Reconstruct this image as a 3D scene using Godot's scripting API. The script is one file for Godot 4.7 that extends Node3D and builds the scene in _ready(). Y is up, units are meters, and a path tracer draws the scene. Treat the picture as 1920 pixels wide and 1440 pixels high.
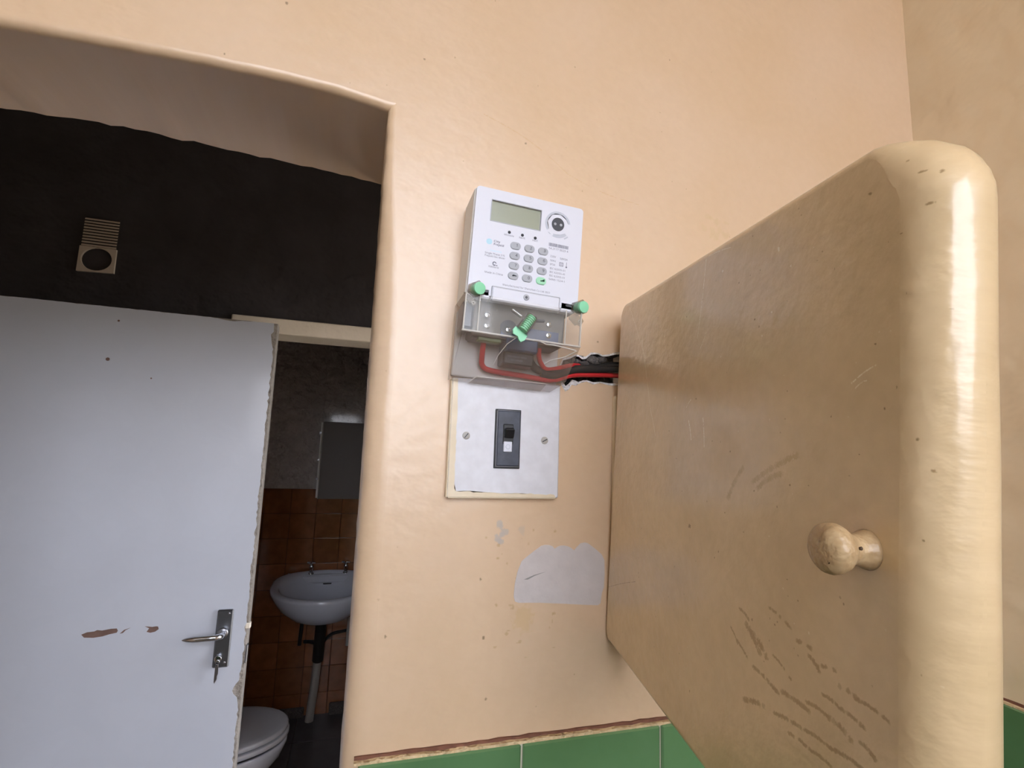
extends Node3D

# ------------------------------------------------------------------ helpers
var uv_on := false
var uv_o := Vector3.ZERO
var uv_u := Vector3.RIGHT
var uv_v := Vector3.UP
var M := {}
var taken := {}

func mb() -> SurfaceTool:
	var st := SurfaceTool.new()
	st.begin(Mesh.PRIMITIVE_TRIANGLES)
	return st

func vert(st: SurfaceTool, p: Vector3, n: Vector3) -> void:
	st.set_normal(n)
	if uv_on:
		st.set_uv(Vector2((p - uv_o).dot(uv_u), (p - uv_o).dot(uv_v)))
	st.add_vertex(p)

# one triangle whose front faces "out"; normals flat or given
func tri(st: SurfaceTool, a: Vector3, b: Vector3, c: Vector3, out: Vector3, na = null, nb = null, nc = null) -> void:
	var n := (b - a).cross(c - a)
	if n.length_squared() < 1e-20:
		return
	n = n.normalized()
	if n.dot(out) < 0.0:
		n = -n
	var va: Vector3 = n if na == null else na
	var vb: Vector3 = n if nb == null else nb
	var vc: Vector3 = n if nc == null else nc
	# clockwise seen from the front
	if (b - a).cross(c - a).dot(n) > 0.0:
		vert(st, a, va); vert(st, c, vc); vert(st, b, vb)
	else:
		vert(st, a, va); vert(st, b, vb); vert(st, c, vc)

func quad(st: SurfaceTool, a: Vector3, b: Vector3, c: Vector3, d: Vector3, out: Vector3) -> void:
	tri(st, a, b, c, out)
	tri(st, a, c, d, out)

# a box with chamfered edges
func cbox(st: SurfaceTool, c: Vector3, s: Vector3, b := 0.0, x := Transform3D.IDENTITY) -> void:
	var h := s * 0.5
	b = min(b, min(h.x, min(h.y, h.z)) * 0.95)
	var pt := func(sx: int, sy: int, sz: int, ax: int) -> Vector3:
		var v := Vector3(sx * (h.x - b), sy * (h.y - b), sz * (h.z - b))
		v[ax] += [sx, sy, sz][ax] * b
		return x * (c + v)
	for ax in 3:
		for sg in [-1, 1]:
			var o := Vector3.ZERO
			o[ax] = sg
			var q := []
			for e in [[-1, -1], [1, -1], [1, 1], [-1, 1]]:
				var k := [0, 0, 0]
				k[ax] = sg
				k[(ax + 1) % 3] = e[0]
				k[(ax + 2) % 3] = e[1]
				q.append(pt.call(k[0], k[1], k[2], ax))
			quad(st, q[0], q[1], q[2], q[3], x.basis * o)
	if b <= 0.0:
		return
	for ax in 3:
		var a1 := (ax + 1) % 3
		var a2 := (ax + 2) % 3
		for s1 in [-1, 1]:
			for s2 in [-1, 1]:
				var k := [0, 0, 0]
				k[a1] = s1
				k[a2] = s2
				var o := Vector3(k[0], k[1], k[2])
				k[ax] = -1
				var p0: Vector3 = pt.call(k[0], k[1], k[2], a1)
				var p1: Vector3 = pt.call(k[0], k[1], k[2], a2)
				k[ax] = 1
				var p2: Vector3 = pt.call(k[0], k[1], k[2], a2)
				var p3: Vector3 = pt.call(k[0], k[1], k[2], a1)
				quad(st, p0, p1, p2, p3, x.basis * o)
	for sx in [-1, 1]:
		for sy in [-1, 1]:
			for sz in [-1, 1]:
				tri(st, pt.call(sx, sy, sz, 0), pt.call(sx, sy, sz, 1), pt.call(sx, sy, sz, 2), x.basis * Vector3(sx, sy, sz))

# a smooth skin over rows of points; sgn turns the normals round
func grid(st: SurfaceTool, rows: Array, close_u := false, close_v := false, sgn := 1.0) -> void:
	var nr := rows.size()
	var nc: int = rows[0].size()
	var nm := []
	for i in nr:
		var line := []
		for j in nc:
			var i0: int = (i - 1 + nr) % nr if close_v else maxi(i - 1, 0)
			var i1: int = (i + 1) % nr if close_v else mini(i + 1, nr - 1)
			var j0: int = (j - 1 + nc) % nc if close_u else maxi(j - 1, 0)
			var j1: int = (j + 1) % nc if close_u else mini(j + 1, nc - 1)
			var du: Vector3 = rows[i][j1] - rows[i][j0]
			var dv: Vector3 = rows[i1][j] - rows[i0][j]
			if du.length_squared() < 1e-16:
				# a pole: take the direction of the neighbouring ring
				var ii: int = i + 1 if i < nr - 1 and i0 == i else i - 1
				ii = clampi(ii, 0, nr - 1)
				du = rows[ii][j1] - rows[ii][j0]
			var n: Vector3 = du.cross(dv) * sgn
			line.append(n.normalized() if n.length_squared() > 1e-24 else Vector3.UP)
		nm.append(line)
	for i in (nr if close_v else nr - 1):
		for j in (nc if close_u else nc - 1):
			var i2 := (i + 1) % nr
			var j2 := (j + 1) % nc
			var a: Vector3 = rows[i][j]
			var b: Vector3 = rows[i][j2]
			var c: Vector3 = rows[i2][j2]
			var d: Vector3 = rows[i2][j]
			var o: Vector3 = nm[i][j] + nm[i][j2] + nm[i2][j2] + nm[i2][j]
			tri(st, a, b, c, o, nm[i][j], nm[i][j2], nm[i2][j2])
			tri(st, a, c, d, o, nm[i][j], nm[i2][j2], nm[i2][j])

# profile of (radius, height) turned about y, placed by x
func lathe(st: SurfaceTool, prof: Array, n := 24, x := Transform3D.IDENTITY) -> void:
	var rows := []
	for p in prof:
		var r := []
		for k in n:
			var a := TAU * k / n
			r.append(x * Vector3(p.x * cos(a), p.y, p.x * sin(a)))
		rows.append(r)
	grid(st, rows, true, false, -1.0)

func tube(st: SurfaceTool, pts: Array, r: float, n := 10, caps := true) -> void:
	var rows := []
	var side := Vector3.ZERO
	for i in pts.size():
		var t: Vector3 = (pts[mini(i + 1, pts.size() - 1)] - pts[maxi(i - 1, 0)]).normalized()
		if side == Vector3.ZERO:
			side = t.cross(Vector3.UP if absf(t.y) < 0.9 else Vector3.RIGHT).normalized()
		side = (side - t * side.dot(t)).normalized()
		var up := side.cross(t)
		var row := []
		for k in n:
			var a := TAU * k / n
			row.append(pts[i] + (side * cos(a) + up * sin(a)) * r)
		rows.append(row)
	grid(st, rows, true, false, 1.0)
	if caps:
		for e in [0, pts.size() - 1]:
			var o: Vector3 = (pts[0] - pts[1]) if e == 0 else (pts[e] - pts[e - 1])
			for k in n:
				tri(st, pts[e], rows[e][k], rows[e][(k + 1) % n], o)

func smooth_path(pts: Array, step := 6) -> Array:
	var out := []
	for i in pts.size() - 1:
		var p0: Vector3 = pts[maxi(i - 1, 0)]
		var p3: Vector3 = pts[mini(i + 2, pts.size() - 1)]
		for k in step:
			out.append(pts[i].cubic_interpolate(pts[i + 1], p0, p3, float(k) / step))
	out.append(pts[-1])
	return out

# a flat outline (x, y) given depth along z
func prism(st: SurfaceTool, poly: PackedVector2Array, z0: float, z1: float, x := Transform3D.IDENTITY) -> void:
	var idx := Geometry2D.triangulate_polygon(poly)
	for k in range(0, idx.size(), 3):
		for e in [[z1, 1.0], [z0, -1.0]]:
			var q := []
			for m in 3:
				var v := poly[idx[k + m]]
				q.append(x * Vector3(v.x, v.y, e[0]))
			tri(st, q[0], q[1], q[2], x.basis * Vector3(0, 0, e[1]))
	var cw := 1.0 if Geometry2D.is_polygon_clockwise(poly) else -1.0
	for i in poly.size():
		var a := poly[i]
		var b := poly[(i + 1) % poly.size()]
		var n := Vector2(-(b - a).y, (b - a).x) * cw
		quad(st, x * Vector3(a.x, a.y, z0), x * Vector3(b.x, b.y, z0), x * Vector3(b.x, b.y, z1), x * Vector3(a.x, a.y, z1), x.basis * Vector3(n.x, n.y, 0))

func flat_poly(st: SurfaceTool, poly: PackedVector2Array, z: float, out := Vector3(0, 0, 1)) -> void:
	var idx := Geometry2D.triangulate_polygon(poly)
	for k in range(0, idx.size(), 3):
		var q := []
		for m in 3:
			var v := poly[idx[k + m]]
			q.append(Vector3(v.x, v.y, z))
		tri(st, q[0], q[1], q[2], out)

func ngon(n: int, r: float, turn := 0.0, c := Vector2.ZERO, sy := 1.0) -> PackedVector2Array:
	var p := PackedVector2Array()
	for k in n:
		var a := turn + TAU * k / n
		p.append(c + Vector2(cos(a) * r, sin(a) * r * sy))
	return p

func round_rect(w: float, h: float, r: float, n := 5, c := Vector2.ZERO) -> PackedVector2Array:
	var p := PackedVector2Array()
	for q in 4:
		var cc := Vector2([1, -1, -1, 1][q] * (w * 0.5 - r), [1, 1, -1, -1][q] * (h * 0.5 - r)) + c
		for k in n + 1:
			var a := (q + float(k) / n) * PI * 0.5
			p.append(cc + Vector2(cos(a), sin(a)) * r)
	return p

func numbered(called: String) -> String:
	if not taken.has(called):
		taken[called] = 0
		return called
	taken[called] += 1
	return "%s_%03d" % [called, taken[called]]

func obj(called: String, st, mat: Material, parent: Node3D = self) -> MeshInstance3D:
	var o := MeshInstance3D.new()
	o.name = numbered(called) if parent == self else called
	var mesh: Mesh
	if st is SurfaceTool:
		if uv_on:
			st.generate_tangents()
		mesh = st.commit()
	else:
		mesh = st
	o.mesh = mesh
	o.material_override = mat
	o.cast_shadow = GeometryInstance3D.SHADOW_CASTING_SETTING_ON
	parent.add_child(o, true)
	return o

func thing(called: String, label: String, category: String, x := Transform3D.IDENTITY, group := "") -> Node3D:
	var o := Node3D.new()
	o.name = numbered(called)
	add_child(o)
	o.transform = x
	return tag(o, label, category, group)

func tag(o: Node3D, label: String, category: String, group := "") -> Node3D:
	o.set_meta("label", label)
	o.set_meta("category", category)
	if group:
		o.set_meta("group", group)
	return o

func struct(o: Node3D, label := "", category := "") -> Node3D:
	o.set_meta("kind", "structure")
	if label:
		o.set_meta("label", label)
	if category:
		o.set_meta("category", category)
	return o

func mat(c: Color, rough := 0.5, metal := 0.0, coat := 0.0) -> StandardMaterial3D:
	var m := StandardMaterial3D.new()
	m.albedo_color = c
	m.roughness = rough
	m.metallic = metal
	if coat > 0.0:
		m.clearcoat_enabled = true
		m.clearcoat = coat
		m.clearcoat_roughness = 0.08
	return m

func clear(c: Color, rough := 0.05) -> StandardMaterial3D:
	var m := mat(c, rough)
	m.transparency = BaseMaterial3D.TRANSPARENCY_ALPHA
	return m

func noise(freq: float, sd: int, oct := 4) -> FastNoiseLite:
	var n := FastNoiseLite.new()
	n.noise_type = FastNoiseLite.TYPE_SIMPLEX_SMOOTH
	n.seed = sd
	n.frequency = freq
	n.fractal_octaves = oct
	return n

func normal_tex(freq: float, sd: int, size: int, strength: float, oct := 4) -> ImageTexture:
	var im := noise(freq, sd, oct).get_seamless_image(size, size)
	im.convert(Image.FORMAT_RGBA8)
	im.bump_map_to_normal_map(strength)
	im.generate_mipmaps()
	return ImageTexture.create_from_image(im)

func tone_tex(freq: float, sd: int, size: int, a: Color, b: Color, oct := 4) -> ImageTexture:
	var src := noise(freq, sd, oct).get_seamless_image(size, size)
	var im := Image.create(size, size, false, Image.FORMAT_RGB8)
	for y in size:
		for x in size:
			im.set_pixel(x, y, a.lerp(b, src.get_pixel(x, y).r))
	return ImageTexture.create_from_image(im)

# triplanar dressing for a material: tone variation and relief
func dress(m: StandardMaterial3D, tone: Texture2D, nrm: Texture2D, scale: float, depth := 1.0) -> StandardMaterial3D:
	m.uv1_triplanar = true
	m.uv1_world_triplanar = true
	m.uv1_scale = Vector3.ONE * scale
	if tone:
		m.albedo_texture = tone
	if nrm:
		m.normal_enabled = true
		m.normal_texture = nrm
		m.normal_scale = depth
	return m

func text(called: String, s: String, h: float, at: Vector3, m: Material, parent: Node3D, wide := 0.0, left := true, bold := false) -> MeshInstance3D:
	var t := TextMesh.new()
	var f := SystemFont.new()
	f.font_names = PackedStringArray(["Droid Sans"])
	if bold:
		f.font_weight = 700
	t.font = f
	t.text = s
	t.font_size = 24
	t.pixel_size = h / 18.0
	t.depth = 0.00012
	t.curve_step = 1.5
	t.horizontal_alignment = HORIZONTAL_ALIGNMENT_LEFT if left else HORIZONTAL_ALIGNMENT_CENTER
	var o := obj(called, t, m, parent)
	o.position = at
	if wide > 0.0:
		var w: float = t.get_aabb().size.x
		if w > 1e-6:
			o.scale = Vector3(wide / w, 1, 1)
	return o

# ------------------------------------------------------------------ painted marks on a texture (print, dirt, scratches)
func dab(im: Image, c: Vector2, rx: float, ry: float, col: Color, a: float, nz: FastNoiseLite, turn := 0.0) -> void:
	var r := int(ceil(maxf(rx, ry))) + 2
	for y in range(int(c.y) - r, int(c.y) + r + 1):
		for x in range(int(c.x) - r, int(c.x) + r + 1):
			if x < 0 or y < 0 or x >= im.get_width() or y >= im.get_height():
				continue
			var d := (Vector2(x, y) - c).rotated(-turn)
			var e := sqrt(d.x * d.x / (rx * rx) + d.y * d.y / (ry * ry))
			e += nz.get_noise_2d(x * 6.0, y * 6.0) * 0.7
			var k := clampf((1.05 - e) * 3.0, 0.0, 1.0) * a
			if k > 0.0:
				im.set_pixel(x, y, im.get_pixel(x, y).lerp(col, k))

func stroke(im: Image, p0: Vector2, p1: Vector2, w: float, col: Color, a: float, nz: FastNoiseLite, gaps := 0.0, bend := 0.0) -> void:
	var L := p0.distance_to(p1)
	var n := int(L / maxf(0.7, w * 0.35)) + 1
	var side := (p1 - p0).orthogonal().normalized()
	for i in n + 1:
		var t := float(i) / n
		var p := p0.lerp(p1, t) + side * sin(t * PI) * bend
		if gaps > 0.0 and nz.get_noise_2d(p.x * 2.3 + 77.0, p.y * 2.3) < gaps - 0.45:
			continue
		dab(im, p, w * (0.6 + 0.5 * absf(nz.get_noise_1d(p.x * 3.0 + p.y))), w * 0.7, col, a, nz)

# ------------------------------------------------------------------ camera, sky, light
const CEIL := 3.30
const XC := 0.7486          # the corner with the right wall
const TILE_TOP := 1.328

func _ready() -> void:
	var cam := Camera3D.new()
	cam.name = "camera"
	cam.keep_aspect = Camera3D.KEEP_HEIGHT
	cam.fov = rad_to_deg(2.0 * atan(720.0 / 952.7))
	cam.near = 0.01
	cam.transform = Transform3D(Basis(Vector3(0.956817, 0.034165, 0.288678), Vector3(-0.070967, 0.990475, 0.117997), Vector3(-0.281897, -0.133388, 0.950127)).orthonormalized(), Vector3(-0.00582, 1.6, 0.50094))
	add_child(cam)
	cam.current = true

	var sky_m := ProceduralSkyMaterial.new()
	sky_m.sky_top_color = Color(0.86, 0.885, 0.94)
	sky_m.sky_horizon_color = Color(0.95, 0.95, 0.98)
	sky_m.ground_horizon_color = Color(0.80, 0.80, 0.78)
	sky_m.ground_bottom_color = Color(0.45, 0.43, 0.40)
	sky_m.sky_energy_multiplier = 1.0
	var env := Environment.new()
	env.background_mode = Environment.BG_SKY
	env.sky = Sky.new()
	env.sky.sky_material = sky_m
	env.background_energy_multiplier = 13.8
	env.tonemap_mode = Environment.TONE_MAPPER_LINEAR
	env.tonemap_exposure = 1.0
	env.sdfgi_enabled = true
	env.ssao_enabled = true
	env.ssil_enabled = true
	var we := WorldEnvironment.new()
	we.name = "environment"
	we.environment = env
	add_child(we)

	make_materials()
	build_shell()
	build_front_wall()
	build_meter_box()
	build_meter()
	build_isolator()
	build_cables()
	build_hall()
	build_bathroom()

# ------------------------------------------------------------------ materials
const WX0 := -0.62
const WY0 := 1.28
const WW := 1.38
const WH := 1.04

func make_materials() -> void:
	var nz := noise(0.02, 11)
	# front wall: cream gloss enamel on plaster, with its specks, scuffs and chips
	var w := 1380
	var h := 1040
	var base := Color8(215, 185, 153)
	var im := Image.create(w, h, false, Image.FORMAT_RGB8)
	var n1 := noise(0.004, 3, 3).get_image(w, h)
	var n2 := noise(0.06, 4, 2).get_image(w, h)
	for y in h:
		for x in w:
			var a := n1.get_pixel(x, y).r - 0.5
			var b := n2.get_pixel(x, y).r - 0.5
			im.set_pixel(x, y, Color(base.r + a * 0.02 + b * 0.012, base.g + a * 0.03 + b * 0.014, base.b + a * 0.05 + b * 0.016))
	var rng := RandomNumberGenerator.new()
	rng.seed = 5
	var px := func(x: float, y: float) -> Vector2:
		return Vector2((x - WX0) / WW * w, (1.0 - (y - WY0) / WH) * h)
	for s in [[-0.1051, 2.0361, 2.2], [0.0325, 2.0127, 1.6], [0.334, 2.095, 1.6], [-0.1539, 1.9665, 1.4], [0.1486, 1.9414, 1.8], [0.1222, 1.423, 1.8], [0.1272, 1.3676, 2.4], [0.1172, 1.4773, 1.5], [0.2395, 1.7249, 1.5], [0.03, 1.43, 1.6]]:
		dab(im, px.call(s[0], s[1]), s[2] * 0.6, s[2] * 0.75, Color8(120, 96, 70), 0.75, nz)
	for k in 70:
		var p: Vector2 = px.call(rng.randf_range(-0.4, 0.6), rng.randf_range(1.33, 2.15))
		dab(im, p, rng.randf_range(0.5, 0.9), rng.randf_range(0.5, 1.1), Color8(150, 118, 84), rng.randf_range(0.25, 0.7), nz)
	# faint hairline and the ghost of an old sticker
	stroke(im, px.call(0.10, 1.965), px.call(0.20, 1.915), 0.8, Color8(205, 168, 122), 0.5, nz, 0.2, 6.0)
	stroke(im, px.call(0.20, 1.915), px.call(0.29, 1.895), 0.7, Color8(205, 168, 122), 0.45, nz, 0.2, -4.0)
	for k in 14:
		dab(im, px.call(rng.randf_range(0.375, 0.415), rng.randf_range(1.87, 1.90)), rng.randf_range(2, 5), rng.randf_range(2, 6), Color8(206, 178, 136), 0.35, nz)
	# two chips through to the white undercoat, and smudges lower down
	for k in 7:
		dab(im, px.call(0.137 + rng.randf_range(-0.004, 0.004), 1.521 + rng.randf_range(-0.009, 0.009)), rng.randf_range(2, 4.2), rng.randf_range(2.5, 5), Color8(186, 174, 164), 0.8, nz)
	dab(im, px.call(0.158, 1.523), 3.5, 5, Color8(200, 180, 158), 0.7, nz)
	for k in 40:
		dab(im, px.call(rng.randf_range(0.12, 0.2), rng.randf_range(1.40, 1.53)), rng.randf_range(0.6, 2.0), rng.randf_range(0.6, 2.4), Color8(176, 140, 92), rng.randf_range(0.2, 0.55), nz)
	dab(im, px.call(0.162, 1.437), 11, 13, Color8(206, 172, 120), 0.35, nz)
	im.generate_mipmaps()
	var wm := mat(Color.WHITE, 0.36, 0.0, 0.3)
	wm.metallic_specular = 0.55
	wm.clearcoat_roughness = 0.27
	wm.albedo_texture = ImageTexture.create_from_image(im)
	wm.normal_enabled = true
	var bump := noise(0.04, 21, 4).get_seamless_image(1024, 1024)
	bump.convert(Image.FORMAT_RGBA8)
	bump.bump_map_to_normal_map(6.0)
	bump.generate_mipmaps()
	wm.normal_texture = ImageTexture.create_from_image(bump)
	wm.normal_scale = 0.075
	M.wall = wm

	var paint_n := normal_tex(0.015, 8, 512, 6.0)
	var cream_t := tone_tex(0.01, 9, 256, Color8(212, 182, 146), Color8(220, 190, 154))
	M.cream = dress(mat(Color.WHITE, 0.3, 0.0, 0.3), cream_t, paint_n, 1.6, 0.4)
	M.side_wall = dress(mat(Color.WHITE, 0.35, 0.0, 0.25), tone_tex(0.01, 12, 256, Color8(228, 206, 172), Color8(236, 214, 180)), paint_n, 1.6, 0.35)
	M.pale = dress(mat(Color8(226, 222, 214), 0.6), null, paint_n, 1.2, 0.3)
	M.ceiling = dress(mat(Color8(236, 232, 224), 0.8), null, paint_n, 1.0, 0.2)
	M.floor = dress(mat(Color.WHITE, 0.5), tone_tex(0.02, 14, 256, Color8(86, 74, 64), Color8(104, 90, 78)), null, 1.0)
	M.dark_wall = dress(mat(Color.WHITE, 0.75), tone_tex(0.012, 15, 256, Color8(42, 38, 39), Color8(56, 53, 56)), paint_n, 1.3, 0.5)
	M.hall = dress(mat(Color.WHITE, 0.6), tone_tex(0.012, 16, 256, Color8(120, 110, 100), Color8(136, 126, 116)), paint_n, 1.3, 0.4)
	var plaster_n := normal_tex(0.012, 18, 512, 26.0, 5)
	M.bath_plaster = dress(mat(Color.WHITE, 0.25, 0.0, 0.5), tone_tex(0.02, 17, 256, Color8(176, 168, 164), Color8(194, 186, 182)), plaster_n, 1.8, 1.0)
	M.plaster_raw = dress(mat(Color.WHITE, 0.95), tone_tex(0.05, 19, 256, Color8(70, 66, 64), Color8(128, 120, 116), 5), normal_tex(0.05, 20, 256, 20.0), 9.0, 1.0)
	M.white_plaster = dress(mat(Color8(226, 222, 220), 0.9), null, normal_tex(0.05, 20, 256, 20.0), 9.0, 0.6)
	M.filler = dress(mat(Color.WHITE, 0.55), tone_tex(0.02, 22, 256, Color8(196, 187, 184), Color8(206, 197, 194)), paint_n, 6.0, 0.3)
	M.green = []
	for k in 3:
		M.green.append(dress(mat(Color.WHITE, 0.14, 0.0, 0.6), tone_tex(0.03, 30 + k, 128, Color8(86 + k * 4, 122 + k * 4, 80 + k * 3), Color8(96 + k * 4, 132 + k * 4, 90 + k * 3)), paint_n, 2.0, 0.12))
	M.brown = []
	for k in 4:
		M.brown.append(dress(mat(Color.WHITE, 0.12, 0.0, 0.5), tone_tex(0.03, 40 + k, 128, Color8(112 + k * 6, 68 + k * 4, 40 + k * 3), Color8(134 + k * 6, 84 + k * 4, 50 + k * 3)), null, 3.0))
	M.grout = mat(Color8(196, 190, 168), 0.9)
	M.grout_brown = dress(mat(Color.WHITE, 0.9), tone_tex(0.05, 50, 128, Color8(98, 62, 48), Color8(134, 92, 72)), null, 8.0)
	M.mortar = dress(mat(Color.WHITE, 0.7), tone_tex(0.06, 51, 128, Color8(208, 178, 132), Color8(226, 202, 164)), normal_tex(0.06, 52, 256, 20.0), 8.0, 0.3)
	M.dark_tile = []
	for k in 3:
		M.dark_tile.append(dress(mat(Color.WHITE, 0.45), tone_tex(0.03, 55 + k, 128, Color8(70 + k * 3, 66 + k * 3, 68 + k * 3), Color8(84 + k * 3, 80 + k * 3, 82 + k * 3)), null, 2.0))

	# cupboard door: the same enamel, yellowed and dirty
	var ps := 1100
	var pim := Image.create(ps, ps, false, Image.FORMAT_RGB8)
	var b2 := Color8(217, 189, 148)
	var m1 := noise(0.005, 61, 3).get_image(ps, ps)
	var m2 := noise(0.03, 62, 3).get_image(ps, ps)
	for y in ps:
		for x in ps:
			var a := m1.get_pixel(x, y).r - 0.5
			var b := m2.get_pixel(x, y).r - 0.5
			pim.set_pixel(x, y, Color(b2.r + a * 0.05 + b * 0.03, b2.g + a * 0.05 + b * 0.03, b2.b + a * 0.05 + b * 0.03))
	var pp := func(s: float, u: float) -> Vector2:
		return Vector2((s + 0.01) / 0.4 * ps, (0.19 - u) / 0.4 * ps)
	var dirt := Color8(176, 144, 102)
	var pale := Color8(244, 232, 206)
	var nd := noise(0.035, 63, 4)
	# rows of rubbed, flaky dirt marks
	for s in [
		[0.262, -0.062, 0.280, -0.066, 4.0, 0.30], [0.2357, -0.0722, 0.2447, -0.0751, 4.0, 0.2], [0.2426, -0.0784, 0.2556, -0.0887, 8.0, 0.26], [0.2491, -0.0807, 0.2614, -0.0885, 7.0, 0.28],
		[0.2668, -0.0849, 0.2809, -0.0904, 3.0, 0.15], [0.2835, -0.0706, 0.2943, -0.0697, 4.5, 0.2], [0.2929, -0.0734, 0.3003, -0.0780, 4.5, 0.12], [0.2988, -0.0757, 0.3096, -0.0726, 4.0, 0.24],
		[0.2499, -0.0984, 0.2728, -0.1020, 5.0, 0.18], [0.2744, -0.0996, 0.2950, -0.0986, 5.5, 0.1], [0.2920, -0.0952, 0.3061, -0.0944, 4.0, 0.15], [0.3061, -0.0944, 0.3187, -0.0965, 6.0, 0.1],
		[0.2425, -0.1201, 0.2605, -0.1141, 6.0, 0.24], [0.2661, -0.1139, 0.2893, -0.1088, 4.5, 0.15], [0.2893, -0.1088, 0.3077, -0.1068, 4.0, 0.15], [0.3077, -0.1068, 0.3246, -0.1043, 4.0, 0.2],
		[0.3018, -0.0866, 0.3124, -0.0872, 3.5, 0.12], [0.3124, -0.0872, 0.3255, -0.0880, 4.0, 0.2], [0.3123, -0.0780, 0.3220, -0.0785, 5.0, 0.2], [0.3220, -0.0785, 0.3371, -0.0789, 3.5, 0.24],
		[0.3233, -0.0946, 0.3311, -0.0967, 4.5, 0.2], [0.2800, -0.1163, 0.2954, -0.1152, 4.0, 0.24], [0.2954, -0.1152, 0.3078, -0.1142, 3.5, 0.2], [0.2300, -0.0900, 0.2440, -0.0960, 3.5, 0.34], [0.2250, -0.0850, 0.2350, -0.0930, 2.5, 0.3]]:
		stroke(pim, pp.call(s[0], s[1]), pp.call(s[2], s[3]), s[4], dirt, 0.5, nd, s[5] + 0.06, 2.0)
	for s in [[0.2454, 0.0029, 0.2824, 0.0208], [0.25, 0.0, 0.27, 0.01], [0.22, -0.01, 0.235, 0.01]]:
		stroke(pim, pp.call(s[0], s[1]), pp.call(s[2], s[3]), 7.0, Color8(200, 170, 124), 0.45, nd, 0.28, 3.0)
	# long pale scratches, knocks and old nail marks
	for s in [[0.1821, 0.1560, 0.1731, 0.0985, 0.9], [0.1857, 0.1013, 0.1770, 0.0897, 0.8], [0.1852, 0.1567, 0.2141, 0.1533, 0.8], [0.0278, 0.1540, 0.0751, 0.0954, 0.8], [0.0650, 0.1136, 0.0932, 0.0456, 0.9], [0.3177, 0.0559, 0.3295, 0.0621, 1.0], [0.3190, 0.0530, 0.3250, 0.0560, 0.7],
		[0.0932, 0.0456, 0.1050, 0.0250, 0.9], [0.1597, 0.0480, 0.1679, 0.0544, 0.9], [0.1640, 0.0380, 0.1690, 0.0240, 1.4], [0.1850, 0.0400, 0.1880, 0.0200, 1.1]]:
		stroke(pim, pp.call(s[0], s[1]), pp.call(s[2], s[3]), s[4] * 1.25, pale, 0.8, nd, 0.08, 1.5)
	for s in [[0.2636, 0.1351, 2.6, 5.0], [0.2742, 0.1222, 1.8, 1.8], [0.2503, 0.0878, 1.3, 1.5], [0.2060, 0.0810, 1.4, 1.6], [0.2050, 0.1400, 3.0, 3.0], [0.1403, 0.0561, 1.4, 2.6]]:
		dab(pim, pp.call(s[0], s[1]), s[2], s[3], Color8(240, 228, 206), 0.8, nd)
	for s in [[0.1714, -0.0377, 5.0, 4.0], [0.3258, 0.1394, 2.5, 2.0], [0.3480, 0.1390, 4.0, 1.4], [0.3510, 0.1244, 4.0, 1.4], [0.3530, 0.1370, 1.6, 2.4], [0.3520, 0.02, 1.8, 1.8]]:
		dab(pim, pp.call(s[0], s[1]), s[2], s[3], Color8(140, 110, 74), 0.7, nd)
	stroke(pim, pp.call(0.0038, -0.1339), pp.call(0.0745, -0.1066), 1.0, Color8(150, 112, 80), 0.55, nd, 0.15, 2.0)
	rng.seed = 9
	for k in 210:
		var q: Vector2 = pp.call(rng.randf_range(0.01, 0.375), rng.randf_range(-0.18, 0.16))
		var light := rng.randf() < 0.35
		dab(pim, q, rng.randf_range(0.6, 1.8), rng.randf_range(0.6, 2.0), pale if light else Color8(120, 88, 54), rng.randf_range(0.25, 0.7), nd)
	pim.generate_mipmaps()
	var pm := mat(Color.WHITE, 0.3, 0.0, 0.45)
	pm.clearcoat_roughness = 0.14
	pm.albedo_texture = ImageTexture.create_from_image(pim)
	pm.normal_enabled = true
	var pb := noise(0.035, 64, 5).get_seamless_image(1024, 1024)
	pb.convert(Image.FORMAT_RGBA8)
	pb.bump_map_to_normal_map(5.0)
	pm.normal_texture = ImageTexture.create_from_image(pb)
	pm.normal_scale = 0.16
	M.panel = pm

	M.white_plastic = mat(Color8(214, 215, 226), 0.4)
	M.side_plastic = mat(Color8(224, 220, 216), 0.45)
	M.grey_plastic = mat(Color8(168, 170, 178), 0.5)
	M.ring_grey = mat(Color8(186, 190, 202), 0.5)
	M.lcd = mat(Color8(148, 152, 132), 0.25)
	M.black = mat(Color8(24, 25, 28), 0.35)
	M.dark = mat(Color8(46, 48, 56), 0.4)
	M.ink = mat(Color8(112, 112, 128), 0.7)
	M.ink_dark = mat(Color8(40, 42, 50), 0.7)
	M.ink_blue = mat(Color8(186, 222, 238), 0.7)
	M.ink_green = mat(Color8(16, 74, 48), 0.6)
	M.key_green = mat(Color8(156, 214, 178), 0.4)
	M.seal_green = mat(Color8(146, 222, 178), 0.35)
	M.block = mat(Color8(104, 98, 92), 0.55)
	M.block_blue = mat(Color8(44, 74, 110), 0.3)
	M.navy = mat(Color8(30, 36, 52), 0.3)
	M.chrome = mat(Color8(206, 208, 212), 0.16, 1.0)
	M.steel = mat(Color8(150, 150, 154), 0.32, 1.0)
	M.handle_plate = mat(Color8(120, 122, 128), 0.34, 1.0)
	M.clear = clear(Color(0.85, 0.83, 0.80, 0.07), 0.06)
	M.clear.metallic_specular = 0.25
	M.frost = clear(Color(0.64, 0.57, 0.52, 0.22), 0.3)
	M.frost.metallic_specular = 0.25
	M.highlit_edge = clear(Color(0.93, 0.91, 0.88, 0.55), 0.2)  # pale edges of clear plastic, highlights put into the colour
	M.smoke = clear(Color(0.46, 0.43, 0.36, 0.36), 0.08)
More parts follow.
